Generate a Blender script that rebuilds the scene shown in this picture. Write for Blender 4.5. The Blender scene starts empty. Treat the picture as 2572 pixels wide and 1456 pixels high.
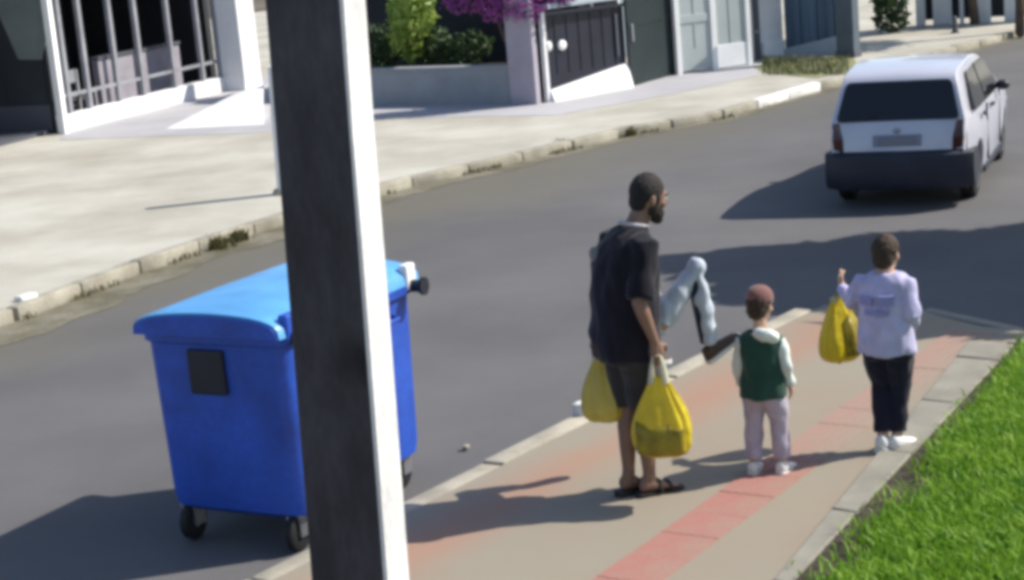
import bpy, bmesh, math, random
from mathutils import Vector, Matrix, noise
import numpy as np

random.seed(7); rng = np.random.default_rng(7)
SC = bpy.context.scene
COL = SC.collection
R = math.radians

# ------------------------------------------------------------------ camera
PW, CX, CY, FPX = 2571.0, 1285.5, 728.0, 4500.0       # photo measured at 2571 px wide
ROLL, PITCH, CAMH = math.atan(0.088), R(12.206), 3.25
PSI = R(37.38)                                         # street direction, clockwise from +Y
U = Vector((math.sin(PSI), math.cos(PSI), 0)); N = Vector((math.cos(PSI), -math.sin(PSI), 0))
RU = math.pi/2 - PSI                                   # rotation that puts local x along the street
ROADZ = -0.12
cam = bpy.data.cameras.new('camera'); camo = bpy.data.objects.new('camera', cam); COL.objects.link(camo)
cam.sensor_width = 36.0; cam.lens = FPX/PW*36.0; cam.clip_end = 2000; cam.clip_start = 0.1
camo.matrix_world = Matrix.Translation((0, 0, CAMH)) @ Matrix.Rotation(math.pi/2-PITCH, 4, 'X') @ Matrix.Rotation(-ROLL, 4, 'Z')
SC.camera = camo

# ------------------------------------------------------------------ light
SUN_EL = R(43); SUN_H = Vector((0.985, 0.15, 0)).normalized()
sd = Vector((SUN_H.x*math.cos(SUN_EL), SUN_H.y*math.cos(SUN_EL), math.sin(SUN_EL)))
sun = bpy.data.lights.new('sun', 'SUN'); suno = bpy.data.objects.new('sun', sun); COL.objects.link(suno)
sun.energy = 4.6; sun.angle = R(0.55); sun.color = (1.0, 0.94, 0.84)
suno.rotation_euler = sd.to_track_quat('Z', 'Y').to_euler(); suno.location = (20, 0, 30)
W = bpy.data.worlds.new('World'); SC.world = W; W.use_nodes = True
nt = W.node_tree; bg = nt.nodes['Background']
sky = nt.nodes.new('ShaderNodeTexSky'); sky.sky_type = 'NISHITA'; sky.sun_disc = False
sky.sun_elevation = SUN_EL; sky.sun_rotation = math.atan2(SUN_H.x, SUN_H.y)
nt.links.new(sky.outputs[0], bg.inputs[0]); bg.inputs[1].default_value = 0.12
SC.view_settings.view_transform = 'Standard'; SC.view_settings.look = 'None'
SC.view_settings.gamma = 1; SC.view_settings.use_curve_mapping = False
SC.view_settings.exposure = 0.45
SC.render.engine = 'CYCLES'
SC.cycles.pixel_filter_type = 'GAUSSIAN'; SC.cycles.filter_width = 5.0

# ------------------------------------------------------------------ helpers
def G(x, y, h=0.0):
    """world point at height h seen at photo pixel x, y"""
    dx, dy = x-CX, y-CY; c, s = math.cos(ROLL), math.sin(ROLL)
    a, b = dx*c-dy*s, dx*s+dy*c
    d = Vector((a, FPX*math.cos(PITCH)-b*math.sin(PITCH), -(FPX*math.sin(PITCH)+b*math.cos(PITCH))))
    t = (h-CAMH)/d.z
    return Vector((d.x*t, d.y*t, h))
def SN(p): return (p.x*U.x+p.y*U.y, p.x*N.x+p.y*N.y)
def V(s, n, z=0.0): return Vector((s*U.x+n*N.x, s*U.y+n*N.y, z))
def GS(x, y, h=0.0): return SN(G(x, y, h))
def hgt(x, y, base):
    """height above 0 of the point at pixel x, y standing over world point base"""
    lo, hi = -0.5, 8.0
    for _ in range(40):
        m = (lo+hi)/2
        if G(x, y, m).y > base.y if m < CAMH else False: lo = m
        else: hi = m
    return lo

def mat(name, col, rough=0.75, var=0.18, scale=3.0, bump=0.0, bscale=80.0, metal=0.0, col2=None, fac=(0.35, 0.65), spec=0.4, sheen=0.0, trl=0.0, stretch=(1, 1, 1), detail=5.0, bdist=0.01, fine=0.0, coat=0.0):
    m = bpy.data.materials.new(name); m.use_nodes = True
    t = m.node_tree; p = t.nodes['Principled BSDF']; L = t.links.new
    p.inputs['Roughness'].default_value = rough; p.inputs['Metallic'].default_value = metal
    p.inputs['Specular IOR Level'].default_value = spec
    p.inputs['Coat Weight'].default_value = coat
    if sheen: p.inputs['Sheen Weight'].default_value = sheen
    tc = t.nodes.new('ShaderNodeTexCoord'); mp = t.nodes.new('ShaderNodeMapping'); L(tc.outputs['Object'], mp.inputs[0]); mp.inputs['Scale'].default_value = stretch
    n1 = t.nodes.new('ShaderNodeTexNoise'); L(mp.outputs[0], n1.inputs['Vector']); n1.inputs['Scale'].default_value = scale; n1.inputs['Detail'].default_value = detail; n1.inputs['Roughness'].default_value = 0.62
    r = t.nodes.new('ShaderNodeValToRGB'); L(n1.outputs['Fac'], r.inputs[0])
    c2 = col2 if col2 else tuple(min(1, c*(1+var)) for c in col)
    c1 = col if col2 else tuple(c*(1-var) for c in col)
    r.color_ramp.elements[0].position, r.color_ramp.elements[1].position = fac
    r.color_ramp.elements[0].color = (*c1, 1); r.color_ramp.elements[1].color = (*c2, 1)
    out = r.outputs[0]
    if fine:
        n3 = t.nodes.new('ShaderNodeTexNoise'); L(mp.outputs[0], n3.inputs['Vector']); n3.inputs['Scale'].default_value = bscale; n3.inputs['Detail'].default_value = 3
        mr = t.nodes.new('ShaderNodeMapRange'); L(n3.outputs['Fac'], mr.inputs[0]); mr.inputs[1].default_value = .3; mr.inputs[2].default_value = .7
        mr.inputs[3].default_value = 1-fine; mr.inputs[4].default_value = 1+fine
        mx = t.nodes.new('ShaderNodeMix'); mx.data_type = 'RGBA'; mx.blend_type = 'MULTIPLY'; mx.inputs[0].default_value = 1
        L(out, mx.inputs[6]); L(mr.outputs[0], mx.inputs[7]); out = mx.outputs[2]
    L(out, p.inputs['Base Color'])
    if bump:
        n2 = t.nodes.new('ShaderNodeTexNoise'); L(mp.outputs[0], n2.inputs['Vector']); n2.inputs['Scale'].default_value = bscale; n2.inputs['Detail'].default_value = 4
        b = t.nodes.new('ShaderNodeBump'); b.inputs['Strength'].default_value = bump; b.inputs['Distance'].default_value = bdist
        L(n2.outputs['Fac'], b.inputs['Height']); L(b.outputs[0], p.inputs['Normal'])
    if trl:
        tr = t.nodes.new('ShaderNodeBsdfTranslucent'); L(out, tr.inputs[0]); ms = t.nodes.new('ShaderNodeMixShader'); ms.inputs[0].default_value = trl
        o = t.nodes['Material Output']; L(p.outputs[0], ms.inputs[1]); L(tr.outputs[0], ms.inputs[2]); L(ms.outputs[0], o.inputs[0])
    return m

class MB:
    def __init__(s): s.v = []; s.f = []
    def add(s, vs, fs):
        o = len(s.v); s.v += [tuple(v) for v in vs]; s.f += [tuple(i+o for i in f) for f in fs]; return s
    def box(s, x0, x1, y0, y1, z0, z1):
        return s.add([(x0,y0,z0),(x1,y0,z0),(x1,y1,z0),(x0,y1,z0),(x0,y0,z1),(x1,y0,z1),(x1,y1,z1),(x0,y1,z1)],
                     [(0,3,2,1),(4,5,6,7),(0,1,5,4),(1,2,6,5),(2,3,7,6),(3,0,4,7)])
    def prism(s, pts, z0, z1):
        a = sum(pts[i][0]*pts[(i+1)%len(pts)][1]-pts[(i+1)%len(pts)][0]*pts[i][1] for i in range(len(pts)))
        if a < 0: pts = pts[::-1]
        n = len(pts)
        return s.add([(p[0],p[1],z0) for p in pts]+[(p[0],p[1],z1) for p in pts],
                     [tuple(range(n-1,-1,-1)), tuple(range(n,2*n))]+[(i,(i+1)%n,(i+1)%n+n,i+n) for i in range(n)])
    def slabxz(s, pts, y0, y1):
        """polygon in x,z extruded along y"""
        n = len(pts)
        return s.add([(p[0],y0,p[1]) for p in pts]+[(p[0],y1,p[1]) for p in pts],
                     [tuple(range(n)), tuple(range(2*n-1,n-1,-1))]+[((i+1)%n,i,i+n,(i+1)%n+n) for i in range(n)])
    def loft(s, rings, cap=True):
        n = len(rings[0]); vs = [v for r in rings for v in r]; fs = []
        for k in range(len(rings)-1):
            for i in range(n):
                fs.append((k*n+i, k*n+(i+1)%n, (k+1)*n+(i+1)%n, (k+1)*n+i))
        if cap: fs += [tuple(range(n-1,-1,-1)), tuple(range((len(rings)-1)*n, len(rings)*n))]
        return s.add(vs, fs)
    def tube(s, pts, rad, n=10, round_ends=False, flat=None):
        pts = [Vector(p) for p in pts]
        rad = rad if isinstance(rad, (list, tuple)) else [rad]*len(pts)
        if round_ends:
            d0 = (pts[0]-pts[1]).normalized(); d1 = (pts[-1]-pts[-2]).normalized()
            P, Q = [], []
            for k in (0.98, 0.8, 0.45): P.append(pts[0]+d0*rad[0]*k); Q.append(rad[0]*math.sqrt(1-k*k))
            P += pts; Q += list(rad)
            for k in (0.45, 0.8, 0.98): P.append(pts[-1]+d1*rad[-1]*k); Q.append(rad[-1]*math.sqrt(1-k*k))
            pts, rad = P, Q
        rings = []; a = None
        for i, p in enumerate(pts):
            d = (pts[min(i+1,len(pts)-1)]-pts[max(i-1,0)]).normalized()
            if a is None:
                a = d.orthogonal().normalized() if flat is None else (Vector(flat)-d*d.dot(Vector(flat))).normalized()
            else: a = (a-d*d.dot(a)).normalized()
            b = d.cross(a)
            rings.append([p+a*rad[i]*math.cos(2*math.pi*k/n)+b*rad[i]*math.sin(2*math.pi*k/n) for k in range(n)])
        return s.loft(rings)
    def ell(s, c, r, nu=16, nv=10, M=None):
        c = Vector(c); rings = []
        for j in range(nv+1):
            th = math.pi*(0.02+0.96*j/nv)
            ring = []
            for i in range(nu):
                ph = 2*math.pi*i/nu
                p = Vector((r[0]*math.sin(th)*math.cos(ph), r[1]*math.sin(th)*math.sin(ph), -r[2]*math.cos(th)))
                ring.append(c+(M@p if M else p))
            rings.append(ring)
        return s.loft(rings)
    def tor(s, rings):
        """vertical body from (cx,cy,z,rx,ry) rings"""
        return s.loft([[(cx+rx*math.copysign(abs(math.cos(a))**0.85, math.cos(a)), cy+ry*math.copysign(abs(math.sin(a))**0.85, math.sin(a)), z) for a in [2*math.pi*k/20 for k in range(20)]] for (cx,cy,z,rx,ry) in rings])
    def lathe_x(s, prof, n=24, cx=0.0, cz=0.0, cy=0.0):
        """profile (x, r) turned about the x axis"""
        rings = [[(cx+x, cy+r*math.cos(2*math.pi*k/n), cz+r*math.sin(2*math.pi*k/n)) for k in range(n)] for x, r in prof]
        return s.loft(rings, cap=True)
    def build(s, name, m=None, parent=None, smooth=None, bevel=0.0, label=None, kind=None, seg=2):
        me = bpy.data.meshes.new(name); me.from_pydata(s.v, [], s.f); me.update()
        o = bpy.data.objects.new(name, me); COL.objects.link(o)
        if bevel:
            bm = bmesh.new(); bm.from_mesh(me)
            ed = [e for e in bm.edges if len(e.link_faces) == 2 and e.calc_face_angle(0) > 0.6]
            bmesh.ops.bevel(bm, geom=ed, offset=bevel, segments=seg, affect='EDGES', profile=0.5, clamp_overlap=True)
            bm.to_mesh(me); bm.free()
        if smooth is not None:
            me.polygons.foreach_set('use_smooth', [True]*len(me.polygons)); me.set_sharp_from_angle(angle=R(smooth))
        if m: me.materials.append(m)
        if parent: o.parent = parent
        if label: o['label'] = label
        if kind: o['kind'] = kind
        return o
    def remesh(s, name, m, parent, vox=0.007, it=4, wr=0.0, fr=8.0, zs=0.5, label=None, smooth=True):
        o = s.build(name, m, parent)
        md = o.modifiers.new('r', 'REMESH'); md.mode = 'VOXEL'; md.voxel_size = vox
        ms = o.modifiers.new('s', 'SMOOTH'); ms.factor = 0.5; ms.iterations = it
        dg = bpy.context.evaluated_depsgraph_get()
        me = bpy.data.meshes.new_from_object(o.evaluated_get(dg)); o.modifiers.clear()
        old = o.data; o.data = me; me.name = name; bpy.data.meshes.remove(old)
        if not me.materials: me.materials.append(m)
        me.polygons.foreach_set('use_smooth', [True]*len(me.polygons))
        if wr:
            nv = len(me.vertices); co = np.empty(nv*3); no = np.empty(nv*3)
            me.vertices.foreach_get('co', co); me.vertex_normals.foreach_get('vector', no)
            co = co.reshape(-1,3); no = no.reshape(-1,3)
            for i in range(nv):
                p = Vector((co[i,0]*fr, co[i,1]*fr, co[i,2]*fr*zs))
                w = noise.noise(p); w = (1-abs(w))*0.7+0.5*noise.noise(p*2.3+Vector((3,1,7)))
                co[i] += no[i]*(w-0.45)*wr
            me.vertices.foreach_set('co', co.ravel()); me.update()
        if label: o['label'] = label
        return o

def thing(name, label, cat, loc=(0,0,0), rotz=0.0, group=None):
    o = bpy.data.objects.new(name, None); COL.objects.link(o); o.empty_display_size = 0.2
    o.location = loc; o.rotation_euler = (0,0,rotz); o['label'] = label; o['category'] = cat
    if group: o['group'] = group
    return o
def tag(o, label, cat, group=None):
    o['label'] = label; o['category'] = cat
    if group: o['group'] = group
    return o
def sprism(name, sn, z0, z1, m, kind='structure', parent=None):
    b = MB(); b.prism([tuple(V(s,n))[:2] for s, n in sn], z0, z1)
    return b.build(name, m, parent, kind=kind)
def sheet(name, sn, z, m, kind='structure', parent=None):
    b = MB(); pts = [V(s,n,z) for s, n in sn]
    if sum(pts[i].x*pts[(i+1)%len(pts)].y-pts[(i+1)%len(pts)].x*pts[i].y for i in range(len(pts))) < 0: pts = pts[::-1]
    b.add(pts, [tuple(range(len(pts)))])
    return b.build(name, m, parent, kind=kind)

# ------------------------------------------------------------------ materials
m_asph = mat('asphalt', (0.094,0.092,0.095), 0.9, scale=0.3, bump=0.3, bscale=170, col2=(0.132,0.129,0.131), fine=0.15, detail=8)
m_dirt = mat('gutter dirt', (0.10,0.09,0.055), 0.95, scale=2.2, bump=0.5, bscale=40, col2=(0.20,0.185,0.14), fine=0.2)
m_earth = mat('earth', (0.12,0.10,0.07), 0.95, var=0.3, scale=0.2)
m_pave = mat('near pavement concrete', (0.275,0.222,0.168), 0.88, scale=0.75, bump=0.35, bscale=120, col2=(0.27,0.245,0.19), fine=0.09, detail=7)
m_fpave = mat('far pavement concrete', (0.35,0.325,0.27), 0.9, scale=0.6, bump=0.2, bscale=100, col2=(0.49,0.475,0.415), fine=0.06, detail=8)
m_apron = mat('grey driveway concrete', (0.36,0.355,0.375), 0.85, scale=0.5, bump=0.15, bscale=90, col2=(0.45,0.445,0.46), fine=0.05)
m_kerb = mat('kerb concrete', (0.36,0.33,0.265), 0.9, var=0.2, scale=3, bump=0.4, bscale=60, fine=0.08)
m_kerbf = mat('dusty far kerb concrete', (0.24,0.22,0.175), 0.92, scale=2.2, bump=0.6, bscale=40, col2=(0.42,0.395,0.32), fine=0.12)
m_kerbw = mat('whitewashed kerb', (0.72,0.71,0.67), 0.85, var=0.15, scale=3, bump=0.3, bscale=60)
m_tact = mat('red tactile tile', (0.35,0.15,0.125), 0.9, scale=2.6, bump=0.2, bscale=120, col2=(0.32,0.195,0.155), fine=0.08)
m_tactw = mat('worn tactile tile', (0.33,0.20,0.16), 0.9, scale=1.5, bump=0.2, bscale=120, col2=(0.285,0.23,0.18), fine=0.08)
m_border = mat('garden border concrete', (0.25,0.235,0.195), 0.9, var=0.15, scale=2.5, bump=0.3, bscale=80, fine=0.06)
m_soil = mat('soil', (0.05,0.042,0.03), 1.0, var=0.35, scale=6, bump=0.6, bscale=50)
m_lawn = mat('lawn ground', (0.035,0.075,0.014), 1.0, var=0.3, scale=5, bump=0.4, bscale=60)
m_grass = mat('grass blade', (0.13,0.30,0.018), 0.6, var=0.0, scale=7, col2=(0.30,0.47,0.05), trl=0.35)
m_weed = mat('dry weed', (0.10,0.085,0.035), 0.8, scale=5, col2=(0.16,0.15,0.06), trl=0.2)
m_verge = mat('verge grass', (0.16,0.17,0.07), 0.9, scale=1.5, col2=(0.27,0.27,0.15), bump=0.5, bscale=60)
m_white = mat('white paint', (0.80,0.80,0.80), 0.6, var=0.05, scale=2)
m_whitec = mat('white render', (0.74,0.74,0.75), 0.85, var=0.08, scale=1.4, bump=0.1, bscale=60)
m_polew = mat('pole sunlit face', (0.68,0.67,0.67), 0.8, var=0.16, scale=3.5, bump=0.5, bscale=45, fine=0.06, stretch=(1,1,0.4))  # sunlight on the narrow face put into a white base colour
m_polec = mat('pole shaded face', (0.050,0.046,0.056), 0.85, var=0.38, scale=3.5, bump=0.5, bscale=45, fine=0.12, stretch=(1,1,0.35))  # shade of the broad face put into a dark base colour, with grime
m_greyw = mat('grey render', (0.30,0.315,0.34), 0.9, var=0.1, scale=1.5, bump=0.1)
m_lilac = mat('lilac grey render', (0.36,0.33,0.39), 0.9, var=0.1, scale=2)
m_navy = mat('navy sheet metal', (0.013,0.015,0.028), 0.5, var=0.25, scale=1.2)
m_dkgreen = mat('dark green sheet metal', (0.014,0.024,0.026), 0.5, var=0.2, scale=1.2)
m_slate = mat('slate grey sheet metal', (0.028,0.034,0.04), 0.55, var=0.2, scale=1)
m_palegrn = mat('grey green sunlit patch', (0.16,0.19,0.19), 0.6, var=0.12, scale=1)
m_midgrey = mat('mid grey paint', (0.085,0.09,0.11), 0.6, var=0.1, scale=1)
m_barg = mat('weathered grey bars', (0.27,0.275,0.30), 0.55, var=0.15, scale=2)
m_panelg = mat('pale grey green panel', (0.40,0.44,0.44), 0.5, var=0.06, scale=1)
m_blue = mat('blue grey shutter', (0.075,0.125,0.185), 0.5, var=0.3, scale=1.3, stretch=(2.2,1,0.1))
m_pblue = mat('pale blue plinth', (0.36,0.41,0.46), 0.7, var=0.08, scale=1)
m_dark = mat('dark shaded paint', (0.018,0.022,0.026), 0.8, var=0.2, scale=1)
m_roof = mat('roof tile', (0.22,0.10,0.07), 0.9, var=0.3, scale=3, bump=0.4, bscale=20)
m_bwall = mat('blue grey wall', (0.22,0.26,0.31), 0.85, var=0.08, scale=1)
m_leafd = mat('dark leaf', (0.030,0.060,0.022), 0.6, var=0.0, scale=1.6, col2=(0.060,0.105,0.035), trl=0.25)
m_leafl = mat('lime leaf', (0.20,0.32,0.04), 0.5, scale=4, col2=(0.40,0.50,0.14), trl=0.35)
m_bract = mat('magenta bract', (0.20,0.05,0.22), 0.6, scale=2.5, col2=(0.40,0.11,0.38), trl=0.35)
m_bark = mat('bark', (0.10,0.075,0.055), 0.95, var=0.3, scale=4, bump=0.8, bscale=25)
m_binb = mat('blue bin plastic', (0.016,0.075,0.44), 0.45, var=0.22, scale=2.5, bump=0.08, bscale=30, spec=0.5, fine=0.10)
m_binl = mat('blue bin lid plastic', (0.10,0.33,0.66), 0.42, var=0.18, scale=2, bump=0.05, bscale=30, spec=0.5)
m_black = mat('black rubber', (0.012,0.012,0.013), 0.7, var=0.3, scale=5)
m_blackp = mat('black plastic', (0.012,0.014,0.024), 0.5, var=0.2, scale=4)
m_steel = mat('galvanised steel', (0.55,0.55,0.57), 0.35, var=0.1, scale=6, metal=0.9)
m_carw = mat('white car paint', (0.52,0.53,0.62), 0.3, var=0.04, scale=1.5, coat=0.6, spec=0.5)
m_glass = mat('tinted car glass', (0.012,0.013,0.018), 0.06, var=0.1, scale=1, spec=0.6)
m_carbump = mat('dark bumper plastic', (0.018,0.022,0.038), 0.5, var=0.2, scale=3)
m_lamp = mat('dark red lamp lens', (0.05,0.006,0.008), 0.15, var=0.2, scale=4, spec=0.6)
m_lampw = mat('clear lamp lens', (0.6,0.6,0.62), 0.1, var=0.05, scale=4, spec=0.6)
m_rim = mat('grey alloy', (0.32,0.33,0.35), 0.35, var=0.1, scale=5, metal=0.6)
m_plate = mat('grey number plate', (0.20,0.21,0.25), 0.5, var=0.08, scale=9)
m_skin = mat('skin', (0.215,0.125,0.088), 0.55, var=0.08, scale=10, bump=0.05, bscale=120)
m_skinl = mat('lighter skin', (0.46,0.29,0.21), 0.55, var=0.08, scale=10, bump=0.05, bscale=120)
m_hair = mat('dark hair', (0.016,0.012,0.011), 0.7, var=0.4, scale=60, bump=0.8, bscale=180)
m_hairb = mat('brown hair', (0.045,0.026,0.016), 0.65, var=0.4, scale=40, bump=0.8, bscale=140)
m_lip = mat('lip', (0.30,0.10,0.085), 0.5, var=0.1)
m_eye = mat('eye white', (0.55,0.53,0.5), 0.2, var=0.02)
def fabric(name, c, c2=None, v=0.15, sc=7): return mat(name, c, 0.9, var=v, scale=sc, bump=0.25, bscale=500, col2=c2, sheen=0.15, spec=0.2, bdist=0.003, fine=0.05)
m_tee = fabric('navy black cotton', (0.008,0.007,0.014))
m_collar = fabric('pale collar cotton', (0.42,0.40,0.42))
m_patch = fabric('grey cotton', (0.17,0.16,0.17))
m_shorts = fabric('charcoal shorts cotton', (0.036,0.032,0.030))
m_jean = fabric('pale blue denim', (0.40,0.45,0.53), (0.54,0.59,0.66))
m_navyd = fabric('navy shin shade', (0.018,0.028,0.060))  # navy colour standing in for shade on one side of the shin
m_green = fabric('dark green cotton', (0.020,0.060,0.045))
m_offw = fabric('off white cotton', (0.62,0.66,0.63))
m_lav = fabric('lavender grey cotton', (0.40,0.35,0.43))
m_shirtl = fabric('pale lilac cotton', (0.44,0.42,0.62))
m_print = fabric('blue print', (0.27,0.27,0.52))
m_trous = fabric('dark navy cotton', (0.012,0.012,0.026))
m_redcap = fabric('dusty red cotton', (0.20,0.10,0.092))
m_shoew = mat('white trainer', (0.66,0.65,0.63), 0.6, var=0.06, scale=6)
m_shoeb = mat('brown trainer', (0.07,0.042,0.03), 0.6, var=0.2, scale=8)
m_sand = mat('black sandal rubber', (0.02,0.018,0.018), 0.7, var=0.2)
m_bag = mat('yellow carrier bag plastic', (0.72,0.58,0.03), 0.35, var=0.12, scale=5, bump=0.5, bscale=22, trl=0.35, spec=0.5, bdist=0.02)
m_bagp = mat('pale yellow bag plastic', (0.74,0.60,0.13), 0.35, var=0.12, scale=5, bump=0.8, bscale=22, trl=0.4, spec=0.5, bdist=0.02)
m_bagdk = mat('olive shade on bag', (0.30,0.235,0.02), 0.4, var=0.3, scale=9, bump=0.4, bscale=22, trl=0.2)  # olive tone standing in for shade on the lower bag
m_bagw = mat('white bag handle plastic', (0.72,0.70,0.55), 0.4, var=0.05, trl=0.4)

def road_dust():
    t = m_asph.node_tree; p = t.nodes['Principled BSDF']; L = t.links.new; src = p.inputs['Base Color'].links[0].from_socket
    tc = t.nodes.new('ShaderNodeTexCoord'); dp = t.nodes.new('ShaderNodeVectorMath'); dp.operation = 'DOT_PRODUCT'; L(tc.outputs['Object'], dp.inputs[0]); dp.inputs[1].default_value = (-N.x,-N.y,0)
    nz = t.nodes.new('ShaderNodeTexNoise'); nz.inputs['Scale'].default_value = 0.45; nz.inputs['Detail'].default_value = 7; L(tc.outputs['Object'], nz.inputs['Vector'])
    ma = t.nodes.new('ShaderNodeMath'); ma.operation = 'MULTIPLY_ADD'; L(nz.outputs['Fac'], ma.inputs[0]); ma.inputs[1].default_value = 3.2; L(dp.outputs['Value'], ma.inputs[2])
    mr = t.nodes.new('ShaderNodeMapRange'); L(ma.outputs[0], mr.inputs[0]); mr.inputs[1].default_value = 12.9; mr.inputs[2].default_value = 15.0; mr.inputs[3].default_value = 0; mr.inputs[4].default_value = .75
    mx = t.nodes.new('ShaderNodeMix'); mx.data_type = 'RGBA'; L(mr.outputs[0], mx.inputs[0]); L(src, mx.inputs[6]); mx.inputs[7].default_value = (.125,.115,.085,1); L(mx.outputs[2], p.inputs['Base Color'])
road_dust()
def red_band():
    t = m_pave.node_tree; p = t.nodes['Principled BSDF']; L = t.links.new; src = p.inputs['Base Color'].links[0].from_socket
    tc = t.nodes.new('ShaderNodeTexCoord'); dp = t.nodes.new('ShaderNodeVectorMath'); dp.operation = 'DOT_PRODUCT'; L(tc.outputs['Object'], dp.inputs[0]); dp.inputs[1].default_value = (-N.x,-N.y,0)
    nz = t.nodes.new('ShaderNodeTexNoise'); nz.inputs['Scale'].default_value = 1.3; nz.inputs['Detail'].default_value = 8; L(tc.outputs['Object'], nz.inputs['Vector'])
    ab = t.nodes.new('ShaderNodeMath'); ab.operation = 'SUBTRACT'; L(dp.outputs['Value'], ab.inputs[0]); ab.inputs[1].default_value = 5.88
    a2 = t.nodes.new('ShaderNodeMath'); a2.operation = 'ABSOLUTE'; L(ab.outputs[0], a2.inputs[0])
    ma = t.nodes.new('ShaderNodeMath'); ma.operation = 'MULTIPLY_ADD'; L(nz.outputs['Fac'], ma.inputs[0]); ma.inputs[1].default_value = .55; L(a2.outputs[0], ma.inputs[2])
    mr = t.nodes.new('ShaderNodeMapRange'); L(ma.outputs[0], mr.inputs[0]); mr.inputs[1].default_value = .28; mr.inputs[2].default_value = .62; mr.inputs[3].default_value = .7; mr.inputs[4].default_value = 0
    mx = t.nodes.new('ShaderNodeMix'); mx.data_type = 'RGBA'; L(mr.outputs[0], mx.inputs[0]); L(src, mx.inputs[6]); mx.inputs[7].default_value = (.35,.185,.125,1); L(mx.outputs[2], p.inputs['Base Color'])
red_band()
# pole: dark weathered stains
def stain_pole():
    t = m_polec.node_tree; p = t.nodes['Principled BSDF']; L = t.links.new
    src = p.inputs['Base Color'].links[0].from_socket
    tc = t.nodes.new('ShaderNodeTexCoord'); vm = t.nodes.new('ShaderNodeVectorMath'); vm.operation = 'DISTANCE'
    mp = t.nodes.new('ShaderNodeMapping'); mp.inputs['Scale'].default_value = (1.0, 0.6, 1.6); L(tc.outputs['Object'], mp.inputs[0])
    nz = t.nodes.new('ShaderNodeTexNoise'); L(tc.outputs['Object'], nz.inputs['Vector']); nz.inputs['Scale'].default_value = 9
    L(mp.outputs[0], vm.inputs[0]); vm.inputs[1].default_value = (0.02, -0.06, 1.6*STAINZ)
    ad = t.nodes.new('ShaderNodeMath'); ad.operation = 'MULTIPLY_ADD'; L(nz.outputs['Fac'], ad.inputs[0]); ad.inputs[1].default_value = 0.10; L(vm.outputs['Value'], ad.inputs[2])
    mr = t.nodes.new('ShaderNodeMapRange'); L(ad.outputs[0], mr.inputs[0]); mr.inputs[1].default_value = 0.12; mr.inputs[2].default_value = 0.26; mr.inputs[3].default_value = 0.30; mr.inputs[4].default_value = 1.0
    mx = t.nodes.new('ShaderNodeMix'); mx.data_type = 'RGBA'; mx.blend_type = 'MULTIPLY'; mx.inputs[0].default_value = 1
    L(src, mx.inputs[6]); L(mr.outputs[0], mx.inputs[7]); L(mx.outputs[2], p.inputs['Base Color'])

# ------------------------------------------------------------------ ground
b = MB(); b.add([(-500,-300,-0.2),(500,-300,-0.2),(500,900,-0.2),(-500,900,-0.2)], [(0,1,2,3)]); b.build('ground', m_earth, kind='structure')
KN = -6.45                                            # outer face of near kerb
fk = [(-40,-13.5)]+[GS(x,y,-0.06) for x, y in ((0,795),(340,665),(680,552),(1010,458),(1350,380),(1560,330),(1780,292),(1960,240),(2130,195))]+[(34,-13.0),(120,-12.6)]
fk = [(s, n) for s, n in fk]
sheet('road', [(-40,KN+.3),(11.4,KN+.9),(11.4,60),(17.4,60),(17.4,KN+.3),(120,KN+.3)]+[(s,n-.3) for s, n in fk[::-1]], ROADZ, m_asph)
arc = [(11.6,-6.29),(12.05,-6.285),(12.33,-6.18),(12.42,-5.98),(12.32,-5.68),(12.08,-5.3),(11.88,-4.9),(11.8,-4.4)]
npav = sprism('near_pavement', [(-40,-6.29)]+arc+[(11.8,40),(-40,40)], -0.16, 0.0, m_pave)
sprism('corner_pavement', [(17.4,-5.4),(18.4,-6.4),(120,-6.4),(120,60),(17.4,60)], -0.16, 0.0, m_fpave)
fpav = sprism('far_pavement', [(s,n) for s, n in fk]+[(120,-48),(-40,-48)], -0.16, 0.0, m_fpave)

def kerb_run(pts, parent, depth, side, top, light=(), m_=None):
    """stones laid along a polyline of s,n points; side=+1 stands on the +n side"""
    P = [Vector((s,n,0)) for s, n in pts]; d = 0.0; out = []
    segs = [(P[i], P[i+1]) for i in range(len(P)-1)]; tot = sum((b-a).length for a, b in segs)
    def at(t):
        for a, c in segs:
            L = (c-a).length
            if t <= L+1e-6: return a.lerp(c, t/L), (c-a).normalized()
            t -= L
        return segs[-1][1], (segs[-1][1]-segs[-1][0]).normalized()
    k = 0
    while d < tot-0.3:
        L = min(1.0, tot-d); a, _ = at(d+0.012); c, _ = at(d+L-0.012)
        dr = (c-a).normalized(); q = Vector((-dr.y, dr.x, 0))*side*depth
        dz = random.uniform(-0.008,0.012); jit = random.uniform(-0.012,0.012)
        sh = Vector((-dr.y, dr.x, 0))*side*jit
        pl = [a+sh, c+sh, c+sh+q, a+sh+q]
        m = MB(); m.prism([tuple(V(v.x,v.y))[:2] for v in pl], -0.15, top+dz)
        m.v = [(x+.012*noise.noise(Vector((x*5,y*5,z*9))),y+.012*noise.noise(Vector((x*5,y*5,z*9+7))),z+.006*noise.noise(Vector((x*4,y*4,3)))) for x, y, z in m.v]; m.build('kerb_stone', m_kerbw if k in light else (m_ or m_kerb), parent, bevel=0.02, seg=2, smooth=40)
        d += L; k += 1
near_pts = [(2.0+0.0, -6.29)]+arc+[(11.8, 8.0)]
kerb_run(near_pts[:3], npav, 0.16, -1, 0.006); kerb_run(near_pts[2:], npav, 0.12, -1, -0.012, m_=m_border)
fk_vis = [(4.0,-13.45)]+fk[1:-2]+[(34,-13.0),(48,-12.95)]
kerb_run(fk_vis, fpav, 0.16, 1, 0.008, light=(20,21,24), m_=m_kerbf)
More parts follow.
